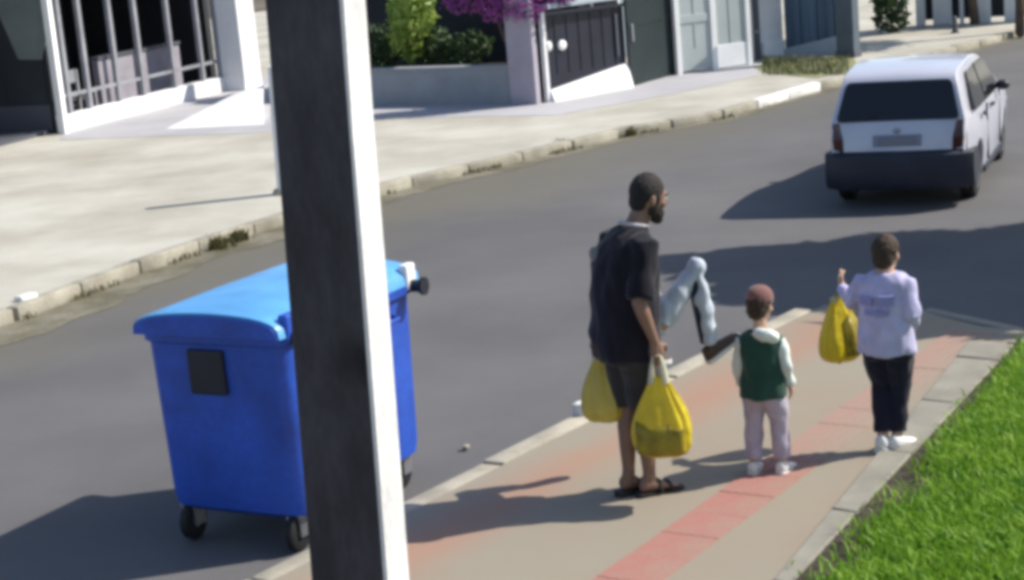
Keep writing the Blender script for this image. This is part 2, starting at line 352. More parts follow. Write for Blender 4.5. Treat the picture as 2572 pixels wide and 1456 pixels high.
# white chipped stone standing proud of the kerb line by the left bag
# tactile tiles
TW = 0.33
def tact_n(s): return -4.62-0.055*(s-6.8)
tm = MB(); tm.box(-0.1635,0.1635,-0.1635,0.1635,-0.02,0.005)
for k in range(5): tm.box(-0.1635,0.1635,-0.145+k*0.064,-0.115+k*0.064,0.005,0.008)
t0 = tm.build('tactile_tile', m_tact, npav, bevel=0.0)
worn = None
for k in range(22):
    s = 4.6+k*TW
    o = t0 if k == 0 else t0.copy()
    if k: COL.objects.link(o); o.parent = npav
    if s > 8.6:
        if k and o.data == t0.data and not worn: worn = t0.data.copy(); worn.materials[0] = m_tactw
        o.data = worn
    o.location = V(s, tact_n(s), random.uniform(-0.002,0.001)); o.rotation_euler = (random.uniform(-.004,.004), random.uniform(-.004,.004), RU+0.055)
# garden border and lawn
g1, g2 = GS(2050,1456), GS(2571,882)
sl = (g2[1]-g1[1])/(g2[0]-g1[0])
def gn(s): return g1[1]+sl*(s-g1[0])
p1, p2 = GS(1955,1436), GS(2450,832)
sl2 = (p2[1]-p1[1])/(p2[0]-p1[0])
def bn(s): return p1[1]+sl2*(s-p1[0])
gb = thing('garden_border', 'low pale concrete edging strip between the pavement and the green lawn', 'edging', V(6,bn(6)))
ss = [2.0+i*1.0 for i in range(10)]
for s in ss:
    e = min(s+0.985, 11.4)
    if e-s < 0.2: continue
    m = MB(); m.prism([tuple(V(a,n_)-gb.location)[:2] for a, n_ in ((s,bn(s)+.02),(e,bn(e)+.02),(e,max(gn(e)-.09,bn(e)+.1)),(s,gn(s)-.09))], -0.05, 0.022+random.uniform(-.004,.004))
    m.build('edging_slab', m_border, gb, bevel=0.008, seg=1, smooth=40)
sheet('soil_strip', [(1,gn(1)-.16),(11.5,gn(11.5)-.16),(11.5,gn(11.5)+.35),(1,gn(1)+.35)], 0.008, m_soil)
sprism('lawn', [(1,gn(1)+.12),(11.45,gn(11.45)+.12),(11.45,4),(1,4)], -0.05, 0.03, m_lawn)
def blades(name, m, pts, h, w, z, label=None, lean=0.5, kind='stuff', parent=None):
    n = len(pts); ang = rng.uniform(0,2*np.pi,n); hh = h*rng.uniform(0.5,1.25,n); ww = w*rng.uniform(.7,1.3,n); la = rng.uniform(0,2*np.pi,n); ll = hh*lean*rng.uniform(.2,1.2,n)
    c, s_ = np.cos(ang)*ww/2, np.sin(ang)*ww/2; lx, ly = np.cos(la)*ll, np.sin(la)*ll
    P = np.zeros((n,5,3)); x, y = pts[:,0], pts[:,1]; zz = z if np.isscalar(z) else z
    P[:,0] = np.stack([x-c,y-s_,0*x+zz],1); P[:,1] = np.stack([x+c,y+s_,0*x+zz],1)
    P[:,2] = np.stack([x-c*.8+lx*.3,y-s_*.8+ly*.3,zz+hh*.6],1); P[:,3] = np.stack([x+c*.8+lx*.3,y+s_*.8+ly*.3,zz+hh*.6],1)
    P[:,4] = np.stack([x+lx,y+ly,zz+hh],1)
    base = np.arange(n)[:,None]*5
    F = np.concatenate([base+np.array([[0,1,3]]), base+np.array([[0,3,2]]), base+np.array([[2,3,4]])],0)
    me = bpy.data.meshes.new(name); me.vertices.add(n*5); me.vertices.foreach_set('co', P.ravel())
    me.loops.add(F.size); me.loops.foreach_set('vertex_index', F.ravel()); me.polygons.add(len(F))
    me.polygons.foreach_set('loop_start', np.arange(len(F))*3); me.update(); me.validate(); me.materials.append(m)
    o = bpy.data.objects.new(name, me); COL.objects.link(o); o.parent = parent
    if kind: o['kind'] = kind
    return o
def scatter(n, s0, s1, f0, f1, dens=None):
    s = rng.uniform(s0,s1,n); a = np.array([f0(v) for v in s]); c = np.array([f1(v) for v in s]); q = a+(c-a)*rng.uniform(0,1,n)
    return np.stack([s*U.x+q*N.x, s*U.y+q*N.y],1)
pg = scatter(70000, 5.5, 11.45, lambda s: gn(s)+.06+rng.normal(0.02,0.07), lambda s: gn(s)+min(2.4, 0.5+0.45*(11.6-s)))
kn = np.array([noise.noise(Vector((p[0]*1.7,p[1]*1.7,0))) for p in pg])
pg = pg[rng.uniform(-0.5,0.5,len(pg)) < kn+0.32]
blades('grass', m_grass, pg, 0.07, 0.012, 0.028, lean=1.0)
# dirt along the far gutter, ragged
b = MB(); top = []; bot = []
for i in range(240):
    s = 5+i*0.15
    n = np.interp(s, [q[0] for q in fk_vis], [q[1] for q in fk_vis])
    wdt = 0.22+0.55*max(0, min(1,(22-s)/12))*(0.7+0.7*noise.noise(Vector((s*0.9,0,3))))+0.12*noise.noise(Vector((s*4,1,0)))
    top.append(V(s,n+0.1,ROADZ+0.005)); bot.append(V(s,n+0.16+max(.05,wdt),ROADZ+0.005))
b.add(top+bot, [(i,i+1,240+i+1,240+i) for i in range(239)]); b.build('gutter_dirt', m_dirt, kind='structure')
n_ = 2600
s = rng.uniform(6,24,n_); kk = np.array([noise.noise(Vector((v*1.3,9,0))) for v in s]); s = s[kk > 0.05]
nn = np.interp(s, [q[0] for q in fk_vis], [q[1] for q in fk_vis])+rng.normal(0.17,0.06,len(s))
blades('gutter_weeds', m_weed, np.stack([s*U.x+nn*N.x, s*U.y+nn*N.y],1), 0.07, 0.014, ROADZ)
for k, (x, y, lab) in enumerate(((548,608,'dry brown weed clump on the far kerb left of the concrete pole, larger of two'),(600,590,'small dark weed clump on the far kerb next to the concrete pole'),(1410,362,'low brown weed clump on the far kerb below the white planter pillar'),(1580,330,'dark upright weed tuft on the far kerb below the dark green gate'))):
    p = G(x,y,-0.05); n_ = 160
    q = np.stack([rng.normal(0,.05,n_), rng.normal(0,.05,n_)],1)*(1.25 if k == 0 else .8)
    o = blades('weed_tuft', m_weed, q, 0.13, 0.022, 0.0, kind=None, lean=0.8); o.location = (p.x,p.y,ROADZ)
    tag(o, lab, 'weed', 'weeds growing on the far kerb')
# driveway aprons, verge
sheet('driveway', [GS(*q) for q in ((150,352),(640,335),(940,300),(1400,290),(1700,235),(1905,190),(1900,160),(1700,190),(1360,262),(930,262),(640,190),(160,333))], 0.005, m_apron)
vg = [GS(*q) for q in ((1890,172),(1975,150),(2140,140),(2150,160),(2128,184),(2050,198),(1930,186))]
sheet('verge', vg, 0.006, m_verge)
q = np.array([[*(G(rng.uniform(1915,2130), rng.uniform(150,190))[:2])] for _ in range(1500)])
blades('verge_grass', m_verge, q, 0.10, 0.02, 0.004)

# ------------------------------------------------------------------ concrete pole (foreground)
PY = 6.4
def atY(x, y, Y):
    dx, dy = x-CX, y-CY; c, s = math.cos(ROLL), math.sin(ROLL); a, b_ = dx*c-dy*s, dx*s+dy*c
    d = Vector((a, FPX*math.cos(PITCH)-b_*math.sin(PITCH), -(FPX*math.sin(PITCH)+b_*math.cos(PITCH)))); t = Y/d.y
    return Vector((d.x*t, Y, CAMH+d.z*t))
cb = atY(972,1456,PY); ct = atY(861,0,PY)               # the edge between the dark and the lit face
ldir = (ct-cb)/(ct.z-cb.z)
base = cb+ldir*(0-cb.z)
pole = thing('utility_pole', 'thick foreground utility pole with shaded broad face and sunlit narrow side coloured dark and white', 'pole', base)
STAINZ = hgt(835,915,base) if False else (atY(835,915,PY).z)
fd = Vector((-math.cos(R(27)), math.sin(R(27)), 0))     # along the dark face, away from the lit edge
ld = Vector((math.sin(R(27)), math.cos(R(27)), 0))      # along the lit face
m = MB(); rings = []
for z in [0,0.5,1,1.5,2,2.5,3,4,6,9]:
    wd = 0.352-0.006*z; wl = 0.155-0.004*z
    o_ = ldir*z; o_ = Vector((o_.x,o_.y,z)); r_ = 0.012
    def c_(a, l): return o_+fd*a+ld*l
    # double-T section: web recessed on the narrow lit sides is hidden; shallow recess on the broad face
    ring = [c_(r_,0),c_(wd-r_,0),c_(wd,r_),c_(wd,wl-r_),c_(wd-r_,wl),c_(r_,wl),c_(0,wl-r_),c_(0,r_)]
    rings.append([v+Vector((noise.noise(Vector((z*3,i,1)))*.003, noise.noise(Vector((z*3,i,5)))*.003,0)) for i, v in enumerate(ring)])
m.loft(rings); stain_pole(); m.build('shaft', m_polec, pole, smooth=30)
me_ = MB(); rg_ = []
for z in [0,0.5,1,1.5,2,2.5,3,4,6,9]:
    o_ = ldir*z; o_ = Vector((o_.x,o_.y,z)); wl = 0.155-0.004*z; j_ = .006*noise.noise(Vector((z*5,2,1)))
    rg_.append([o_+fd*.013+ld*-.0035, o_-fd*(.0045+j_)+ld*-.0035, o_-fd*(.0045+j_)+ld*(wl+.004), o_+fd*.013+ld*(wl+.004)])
me_.loft(rg_); me_.build('sunlit_face', m_polew, pole, label='sunlit narrow face of the pole, its brightness put into the colour')
# two spans of steel band and the cross-arm high above the frame
for z in (5.2, 7.6):
    q = Vector((ldir.x*z, ldir.y*z, z)); mb = MB()
    pts = [q+fd*a+ld*l for a, l in ((-.006,-.006),(.33,-.006),(.33,.15),(-.006,.15))]
    mb.loft([[(p.x,p.y,z-.03) for p in pts],[(p.x,p.y,z+.03) for p in pts]]); mb.build('steel_band', m_steel, pole)
q = Vector((ldir.x*8.3, ldir.y*8.3, 8.3)); mb = MB(); mb.box(-1.0,1.0,-.05,.05,-.05,.05); o = mb.build('cross_arm', m_bark, pole, bevel=.01); o.location = q+fd*.16-ld*.06; o.rotation_euler = (0,0,R(-27))

# white post at the far kerb, mostly behind the pole
p = G(717,486); wp = thing('white_post', 'white painted post on the far pavement, mostly hidden behind the concrete pole', 'post', p)
m = MB(); m.tube([(0,0,0),(.02,0,.8),(.045,0,1.55)],[0.10,0.095,0.09],14); m.build('shaft', m_whitec, wp, smooth=50)
m = MB(); m.tube([(0,0,0),(0,0,0.06)],[0.17,0.14],14); m.build('foot', m_kerb, wp, smooth=50)

# ------------------------------------------------------------------ far side properties
def street_thing(name, label, cat, px, py, group=None, rot=0.0):
    return thing(name, label, cat, G(px,py), RU+rot, group)
def loc_sn(t, s, n): a = SN(t.location); return s-a[0], -(n-a[1])
PM = 1/4500.0
def onplane(px, py, t):
    """local x, z where the sight line through px, py meets the front plane of thing t"""
    g = G(px,py,0.0); o = Vector((0,0,CAMH)); dr = g-o; a = t.rotation_euler.z; nn = Vector((-math.sin(a),math.cos(a),0)); k = (Vector(t.location)-o).dot(nn)/dr.dot(nn)
    q = o+dr*k-Vector(t.location); return (q.x*math.cos(a)+q.y*math.sin(a), q.z)
# A. dark gate at the far left, square to the street
a, c = G(-260,350), G(150,334); d = (c-a).normalized(); ln = (c-a).length; ang = math.atan2(d.y,d.x)
gt = thing('dark_gate', 'dark slate metal gate at the far left with a sunlit patch put in as a pale grey green slab', 'gate', a, ang)
m = MB(); m.box(0,ln,0.0,0.06,0.05,3.3); m.build('gate_leaf', m_slate, gt)
sc = c.y*PM
m = MB(); m.box(0.02,ln-.08,-0.03,-.002,0.03,0.50); m.build('kick_plate', m_midgrey, gt, bevel=.006)
def lx(px): return ln*(px+260)/410.0
m = MB(); m.slabxz([onplane(*q_,gt) for q_ in ((50,150),(108,150),(122,95),(134,-90),(-30,-90),(-5,25))],-0.05,-.003); m.build('sunlit_patch', m_palegrn, gt, bevel=.008)  # raised pale slab standing in for a sunlit patch on the gate
for k in range(5):
    m = MB(); m.box(lx(-250+k*95)-.02,lx(-250+k*95)+.02,-.015,-.001,0.52,1.3); m.build('stiffener', m_slate, gt)
m = MB(); m.box(ln-.10,ln-.02,-.04,.05,0,3.3); m.build('gate_stile', m_dark, gt, bevel=.006)
# B. bar fence
A = G(163,336); B = G(585,226); d = (B-A).normalized(); fl = (B-A).length; fang = math.atan2(d.y,d.x)
post = thing('white_gate_post', 'slim white post between the dark gate and the bar fence', 'post', A, fang)
m = MB(); m.box(-.075,.06,-.06,.07,0,3.2); m.build('shaft', m_white, post, bevel=.01)
m = MB(); m.box(-.10,.085,-.085,.095,3.2,3.25); m.build('post_cap', m_white, post, bevel=.01)
fe = thing('bar_fence', 'tall grey vertical bar fence on a low white plinth at the left', 'fence', A, fang)
m = MB(); m.box(0.1,fl,0.0,0.22,0.0,0.30); m.build('plinth', m_whitec, fe, bevel=.015)
for k, px in enumerate((190,240,313,374,452,522,566)):
    t_ = (px-163)/(585-163.0); x = onplane(px,336-110*t_-40,fe)[0]
    m = MB(); m.box(x-.055,x+.055,.06,.15,0.30,3.1); m.build('bar', m_barg, fe, bevel=.012, seg=1)
for z in (0.62,2.95):
    m = MB(); m.box(0.1,fl,.085,.125,z-.03,z+.03); m.build('rail', m_barg, fe)
# bench and low wall on the porch behind the bars
be = thing('metal_bench', 'grey metal bench behind the bars on the dark porch', 'bench', A+d*1.3+Vector((-d.y,d.x,0))*1.1, fang)
m = MB(); m.box(0,1.5,0,.4,.42,.46); m.build('seat', m_barg, be, bevel=.01)
m = MB(); m.box(0,1.5,.38,.42,.62,.86); m.build('backrest', m_barg, be, bevel=.01)
for x in (.05,1.45):
    for y in (.03,.39):
        m = MB(); m.box(x-.03,x+.03,y-.03,y+.03,0,.86 if y > .2 else .43); m.build('leg', m_barg, be)
lw = thing('porch_wall', 'low grey purple wall standing behind the bars beside the white pillar', 'wall', A+d*(fl*.52)+Vector((-d.y,d.x,0))*1.2, fang)
m = MB(); m.box(0,fl*.5,0,.15,0,0.98); m.build('wall_body', mat('grey purple render',(0.30,0.28,0.32),0.9,var=.12), lw, bevel=.01)
m = MB(); m.box(-.03,fl*.5+.02,-.03,.18,.98,1.03); m.build('coping', m_midgrey, lw)
# porch / house behind
ha = thing('house', 'house with a deep dark porch behind the bar fence on the left', 'house', A, fang)
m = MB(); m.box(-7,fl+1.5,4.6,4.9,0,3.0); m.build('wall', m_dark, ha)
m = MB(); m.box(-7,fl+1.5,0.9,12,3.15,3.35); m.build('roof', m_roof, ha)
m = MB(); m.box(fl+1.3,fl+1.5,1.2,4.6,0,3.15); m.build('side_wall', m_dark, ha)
m = MB(); m.box(-7,fl+1.5,0.35,4.6,-.02,0.06); m.build('porch_floor', m_midgrey, ha)
for x in (1.0,3.6):
    m = MB(); m.box(x,x+1.3,4.52,4.598,1.0,2.3); w_ = m.build('window', m_midgrey, ha); m = MB(); m.box(x+.08,x+1.22,4.50,4.519,1.08,2.22); m.build('pane', m_glass, w_)
# white ramp in front of the fence
q = [G(415,327),G(662,316),G(662,214),G(600,238)]
rm = MB(); z = [0.012,0.012,0.30,0.22]
rm.add([(v.x,v.y,0.0) for v in q]+[(v.x,v.y,zz) for v, zz in zip((G(415,327),G(662,316),G(662,214,.30),G(590,236,.22)),z)],[(0,3,2,1),(4,5,6,7),(0,1,5,4),(1,2,6,5),(2,3,7,6),(3,0,4,7)])
o = rm.build('driveway_ramp', m_whitec); tag(o, 'bright white concrete driveway ramp in front of the bar fence', 'ramp')
# white pillar
pi = thing('white_pillar', 'wide white gate pillar just left of the concrete pole', 'pillar', G(606,228), fang)
m = MB(); m.box(0,0.72,-.1,.5,0,3.3); m.build('shaft', m_white, pi, bevel=.015)
m = MB(); m.box(-.05,.77,-.15,.55,3.3,3.4); m.build('pillar_cap', m_white, pi, bevel=.015)
# E. planter wall square to the street
a, c = G(820,268), G(1296,262); d2 = (c-a).normalized(); pl = (c-a).length; pang = math.atan2(d2.y,d2.x)
pw = thing('planter_wall', 'low grey planter wall under the green shrub, right of the concrete pole', 'wall', a, pang)
PH = 96*c.y*PM*1.02
m = MB(); m.box(0,pl,0,.18,0,PH-.05); m.build('wall_body', m_greyw, pw)
m = MB(); m.box(-.02,pl,-.02,.2,PH-.05,PH); m.build('coping', m_greyw, pw, bevel=.008)
m = MB(); m.box(0,pl,.18,1.5,0,PH-.12); m.build('planting_bed', m_soil, pw)
hb = thing('garden_house', 'house with a dark side wall behind the planter and the navy gate', 'house', c, RU)
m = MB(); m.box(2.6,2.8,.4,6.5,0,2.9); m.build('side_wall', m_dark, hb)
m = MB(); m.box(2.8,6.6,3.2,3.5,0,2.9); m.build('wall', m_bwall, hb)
m = MB(); m.slabxz([(2.3,2.9),(4.6,3.5),(7.0,2.9)],2.8,5.6); m.build('roof', m_roof, hb)
for x in (3.2,5.0):
    m = MB(); m.box(x,x+1.2,3.12,3.198,.9,2.1); w_ = m.build('window', m_white, hb); m = MB(); m.box(x+.08,x+1.12,3.10,3.118,.98,2.02); m.build('pane', m_glass, w_)

def leaf_cloud(name, m, parent, centers, n, size, seed=1, curl=0.3, shell=0.55):
    g = np.random.default_rng(seed); k = len(centers); Vv = []; Ff = []
    w = np.array([c[3]**3 if not isinstance(c[3],(tuple,list)) else c[3][0]*c[3][1]*c[3][2] for c in centers]); w = w/w.sum()
    for j in range(n):
        c = centers[g.choice(k, p=w)]; r = c[3] if isinstance(c[3],(tuple,list)) else (c[3],)*3
        d = g.normal(size=3); d /= np.linalg.norm(d); rad = shell+(1-shell)*g.random()**.6 if g.random() < .8 else g.random()
        f = 1+0.22*noise.noise(Vector(d*2.2)+Vector((c[0],c[1],c[2])))
        p = np.array(c[:3])+d*rad*np.array(r)*f
        nrm = d*0.6+g.normal(size=3)*.6+np.array([0,0,.3]); nrm /= np.linalg.norm(nrm)
        t = np.cross(nrm, g.normal(size=3)); t /= np.linalg.norm(t)+1e-9; bt = np.cross(nrm,t); s = size*g.uniform(.6,1.35)
        o = len(Vv)
        Vv += [tuple(p-t*s), tuple(p-bt*s*.45+nrm*s*curl*.4), tuple(p+t*s*.9-nrm*s*curl), tuple(p+bt*s*.45+nrm*s*curl*.4)]
        Ff += [(o,o+1,o+2),(o,o+2,o+3)]
    mb = MB(); mb.add(Vv, Ff); return mb.build(name, m, parent, kind='stuff' if parent else None)
def limbs(parent, segs, name='trunk'):
    mb = MB()
    for pts, r in segs: mb.tube(pts, r, 8, round_ends=True)
    return mb.build(name, m_bark, parent, smooth=60)
# shrubs on the planter
def over(px, py, basep):
    """height above ground of pixel px,py above a point standing at basep"""
    best = 0
    for k in range(0,400):
        h = k*0.01
        if G(px,py,h).y > basep.y: best = h
        else: break
    return best
lsp = a+d2*(pl*0.40)+Vector((-d2.y,d2.x,0))*0.55
sh = thing('lime_shrub', 'lime green leafy shrub growing in the grey planter right of the pole', 'shrub', (lsp.x,lsp.y,PH-.12), pang)
leaf_cloud('foliage', m_leafl, sh, [(0.05,0,.95,.42),(-.1,.05,.6,.36),(.12,-.05,1.35,.40),(0,0,.35,.22)], 800, .085, 3)
limbs(sh, [([(0,0,0),(.02,0,.3),(-.05,.02,.6)],[.03,.025,.015]),([(0.02,0,.3),(.1,0,.7),(.1,0,1.1)],[.02,.018,.01])], 'stem')
bsp = G(1318,262)+Vector((0,.35,0))
bo = thing('bougainvillea', 'purple magenta bougainvillea spilling over the corner pillar', 'bougainvillea', bsp, 0)
leaf_cloud('blossom', m_bract, bo, [(-.75,0,1.78,(.5,.35,.30)),(-.25,-.15,1.66,(.45,.4,.34)),(.15,-.45,1.60,(.36,.3,.34)),(.65,-.25,1.76,(.42,.35,.26)),(0,0,2.2,(1.1,.5,.35))], 3600, .055, 5, shell=.35)
leaf_cloud('foliage', m_leafd, bo, [(-.4,.15,1.75,(.6,.3,.3)),(.2,.15,1.9,(.8,.4,.4))], 500, .06, 6)
for q_, r_ in (([(-.1,.1,0),(-.12,.1,.7),(-.3,.1,1.3),(-.6,0,1.7)],[.045,.04,.03,.02]),([(-.12,.1,.7),(.1,-.05,1.3),(.4,-.15,1.7)],[.03,.02,.012])): limbs(bo, [(q_,r_)], 'stem')
dsp = a+d2*(pl*.2)+Vector((-d2.y,d2.x,0))*0.8
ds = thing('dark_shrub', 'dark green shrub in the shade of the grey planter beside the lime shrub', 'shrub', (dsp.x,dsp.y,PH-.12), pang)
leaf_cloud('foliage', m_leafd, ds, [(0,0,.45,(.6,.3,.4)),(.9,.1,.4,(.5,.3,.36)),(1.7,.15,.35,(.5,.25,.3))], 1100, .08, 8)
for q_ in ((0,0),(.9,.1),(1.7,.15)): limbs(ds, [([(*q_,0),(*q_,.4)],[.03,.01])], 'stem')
# F. lilac corner pillar
cp = thing('corner_pillar', 'lilac grey corner pillar between the planter wall and the navy gate', 'pillar', G(1348,264), RU)
m = MB(); m.box(0,.13,0,.52,0,1.75); m.build('shaft', m_lilac, cp, bevel=.012)
m = MB(); m.box(-.03,.16,-.03,.55,1.75,1.82); m.build('pillar_cap', m_lilac, cp, bevel=.01)
# G. navy gate
A2 = G(1378,258); B2 = G(1583,219); d = (B2-A2).normalized(); gl = (B2-A2).length; ga = math.atan2(d.y,d.x)
ng = thing('navy_gate', 'dark navy sheet gate with two white plates standing on a white ramp', 'gate', A2, ga)
m = MB(); m.slabxz([(.02,.20),(gl-.04,.42),(gl-.04,1.36),(.02,1.40)],.02,.06); m.build('gate_leaf', m_navy, ng, bevel=.006)
m = MB(); m.box(-.02,.05,-.01,.08,.0,1.46); m.build('frame_post', m_white, ng, bevel=.006, label='white post at the hinge side')
m = MB(); m.slabxz([(.05,1.40),(gl,1.36),(gl,1.41),(.05,1.45)],0,.08); m.build('top_rail', m_midgrey, ng, bevel=.006)
for x, z in ((.10,.90),(.40,.88)):
    mb = MB(); mb.ell((x,-.002,z),(.095 if x > .3 else .065,.03,.085),14,8); mb.build('white_plate', m_white, ng, smooth=60)
m = MB(); m.box(gl*.86,gl*.86+.05,-.02,.018,.55,1.25); m.build('pull_bar', m_midgrey, ng, bevel=.006)
for k in range(1,7):
    m = MB(); m.box(gl*k/7-.012,gl*k/7+.012,.008,.0195,.43,1.35); m.build('rib', m_navy, ng)
m = MB(); m.add([(.06,-.10,0),(gl-.05,-.14,0),(gl-.05,.09,0),(.06,.09,0),(.06,-.02,.19),(gl-.05,-.02,.41),(gl-.05,.09,.41),(.06,.09,.19)],[(0,3,2,1),(4,5,6,7),(0,1,5,4),(1,2,6,5),(2,3,7,6),(3,0,4,7)])
o = m.build('step_ramp', m_white); o.location = A2; o.rotation_euler = (0,0,ga); tag(o, 'white sloping step under the navy gate', 'ramp')
# dark green wicket
A3 = G(1586,220); B3 = G(1697,187); d = (B3-A3).normalized(); wl_ = (B3-A3).length; wa = math.atan2(d.y,d.x)
wg = thing('green_gate', 'narrow dark green metal gate between the navy gate and the white gate', 'gate', A3, wa)
m = MB(); m.box(0,wl_,0.0,.05,.03,1.48); m.build('gate_leaf', m_dkgreen, wg, bevel=.006)
m = MB(); m.box(.10,.15,-.04,-.002,.75,1.05); m.build('handle', m_barg, wg, bevel=.01)
m = MB(); m.box(wl_-.06,wl_+.02,-.02,.07,0,1.55); m.build('frame_post', m_dark, wg, bevel=.006)
m = MB(); m.box(0,wl_-.06,-.012,-.001,1.0,1.05); m.build('rail', m_dkgreen, wg)
# canopy over the gates
cn = thing('gate_canopy', 'pale blue grey flat canopy over the navy gate', 'canopy', A2+Vector((0,0,1.5)), ga)
m = MB(); m.box(.0,gl+.05,-.15,.9,0,.08); m.build('slab', m_pblue, cn, bevel=.01)
for k in range(4):
    m = MB(); m.box(.2+k*gl/4,.26+k*gl/4,-.12,.85,.08,.20); m.build('rib', m_bwall, cn, bevel=.008)
for x in (0.06, gl):
    m = MB(); m.box(x-.03,x+.03,.78,.84,-1.5,0); m.build('leg', m_barg, cn)
# H. white framed gate
A4 = G(1699,190); B4 = G(1897,161); d = (B4-A4).normalized(); hl = (B4-A4).length; ha_ = math.atan2(d.y,d.x)
wgt = thing('white_gate', 'white framed gate with pale grey green panels beside the dark green gate', 'gate', A4, ha_)
def tx(px, x0, x1, Aa, Bb, L): t_ = (px-x0)/(x1-x0); return L*(t_*(Aa.y/(Aa.y+(Bb.y-Aa.y)*t_)))
X = lambda px: tx(px,1699,1897,A4,B4,hl)
for px, w_ in ((1706,.10),(1796,.12),(1886,.10)):
    m = MB(); m.box(X(px)-w_/2,X(px)+w_/2,-.04,.06,0,2.3); m.build('frame_post', m_white, wgt, bevel=.008)
m = MB(); m.box(X(1711),X(1792),0,.03,.05,2.2); m.build('gate_panel', m_panelg, wgt)
m = MB(); m.box(X(1800),X(1882),0,.03,.42,2.2); m.build('gate_panel', m_panelg, wgt)
m = MB(); m.box(X(1800),X(1882),-.02,.04,.02,.42); m.build('bottom_rail', m_white, wgt, bevel=.006)
m = MB(); m.box(X(1711),X(1792),-.015,.04,.88,1.02); m.build('cross_rail', m_panelg, wgt, bevel=.006)
m = MB(); m.box(X(1706),X(1886),-.03,.05,2.2,2.3); m.build('top_rail', m_white, wgt)
for px in (1750,1840):
    m = MB(); m.box(X(px)-.012,X(px)+.012,-.012,-.001,.45,2.2); m.build('panel_seam', m_panelg, wgt)
# I. white wall slab
A5 = G(1912,150); B5 = G(1969,139); d = (B5-A5).normalized(); il = (B5-A5).length; ia = math.atan2(d.y,d.x)
ww = thing('white_wall', 'white rendered wall section between the white gate and blue shutter', 'wall', A5, ia)
m = MB(); m.box(0,il,0,.25,0,2.6); m.build('wall_body', m_whitec, ww, bevel=.01)
m = MB(); m.box(0.02,il-.05,-.05,-.002,0,.30); m.build('base_course', m_white, ww, bevel=.008)
dj = thing('drain_pipe', 'dark grey vertical downpipe beside the white wall section', 'pipe', G(1904,152), ia)
m = MB(); m.tube([(0,0,0),(0,0,2.6)],.06,10); m.build('pipe', m_midgrey, dj, smooth=60)
for z in (.5,1.6):
    m = MB(); m.tube([(0,0,z),(0,0,z+.05)],.072,10); m.build('clip', m_barg, dj, smooth=60)
# J. blue shutter with pale plinth
A6 = G(1971,139); B6 = G(2140,136); d = (B6-A6).normalized(); jl = (B6-A6).length; ja = math.atan2(d.y,d.x)
bs = thing('blue_shutter', 'blue grey ribbed shutter on a pale plinth at the far end of the pavement', 'shutter', A6, ja)
for k in range(8):
    x0 = jl*k/8; m = MB(); m.box(x0+.006,x0+jl/8-.006,.03-.02*(k%2),.10,.12+.03*k,2.5); m.build('shutter_panel', m_blue, bs, bevel=.006, seg=1)
m = MB(); m.slabxz([(0,0),(jl-.16,0),(jl-.16,.36),(0,.12)],-.02,.028); m.build('plinth', m_pblue, bs)
m = MB(); m.box(jl-.155,jl-.02,-.05,.1,0,.42); m.build('end_block', m_white, bs, bevel=.008)
sp = thing('slate_pillar', 'dark slate blue pillar at the right end of the blue shutter', 'pillar', G(2145,146), RU)
m = MB(); m.box(0,.26,0,.34,0,2.6); m.build('shaft', mat('slate blue render',(0.085,0.11,0.135),0.8,var=.12), sp, bevel=.01)
m = MB(); m.box(-.02,.28,-.02,.36,0,.12); m.build('base_block', m_midgrey, sp, bevel=.01)
hc = thing('corner_house', 'pale house behind the white gate and blue shutter', 'house', A4, RU)
m = MB(); m.box(0.3,9,3.0,3.3,0,2.8); m.build('wall', m_bwall, hc)
m = MB(); m.slabxz([(-.2,2.8),(4.6,3.4),(9.4,2.8)],2.6,5.5); m.build('roof', m_roof, hc)
for x in (1.5,5.2):
    m = MB(); m.box(x,x+1.3,2.92,2.998,.9,2.1); w_ = m.build('window', m_white, hc); m = MB(); m.box(x+.08,x+1.22,2.9,2.918,.98,2.02); m.build('pane', m_glass, w_)
# K. far end: dark shrub, white wall with openings, leaning trunk
p = G(2240,82); fs = thing('far_shrub', 'dark teal green shrub by the road at the far end', 'shrub', p, RU)
leaf_cloud('foliage', m_leafd, fs, [(0,0,.35,(.48,.35,.36)),(.2,.1,.7,(.46,.35,.34)),(-.2,.1,.95,(.42,.3,.36)),(.25,.1,1.2,(.4,.3,.36))], 900, .085, 11)
limbs(fs, [([(0,0,0),(0,0,.5)],[.04,.02])], 'stem')
A7 = G(2300,66); B7 = G(2640,50); d = (B7-A7).normalized(); kl = (B7-A7).length; ka = math.atan2(d.y,d.x)
fw = thing('far_white_fence', 'white far fence of broad boards with dark gaps at the top right', 'fence', A7, ka)
xs = [0,.10,.42,.56,.78,.86,1.0]
for a_, c_2 in ((0,.07),(.13,.27),(.33,.36),(.43,.56),(.66,.74),(.82,.86),(.90,1.0)):
    m = MB(); m.box(kl*a_,kl*c_2,0,.08,0.0,1.9); m.build('board', m_whitec, fw, bevel=.01)
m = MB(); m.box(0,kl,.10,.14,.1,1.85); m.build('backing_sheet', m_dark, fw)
for k, (px, py, dx, lab, h) in enumerate(((2448,62,-.55,'slanting dark tree trunk in front of the far white fence',2.6),(2562,80,.05,'dark upright tree trunk at the top right corner by the road',2.6))):
    p = G(px,py); t_ = thing('street_tree', lab, 'tree', p, RU)
    limbs(t_, [([(0,0,0),(dx*.2,0,.6),(dx*.6,.02,1.6),(dx,.05,h)],[.11,.09,.085,.07]),([(dx*.6,.02,1.6),(dx*.6+.5,.2,2.6)],[.06,.03]),([(dx,.05,h),(dx-.4,.3,h+.8)],[.06,.03])])
    leaf_cloud('crown', m_leafd, t_, [(dx,.1,h+.9,(1.3,1.2,.8)),(dx+.5,.2,h+.5,(.8,.8,.5))], 1800, .11, 20+k)
p = G(2398,84); bl = thing('bollard', 'small dark bollard at the edge of the far pavement', 'bollard', p, RU)
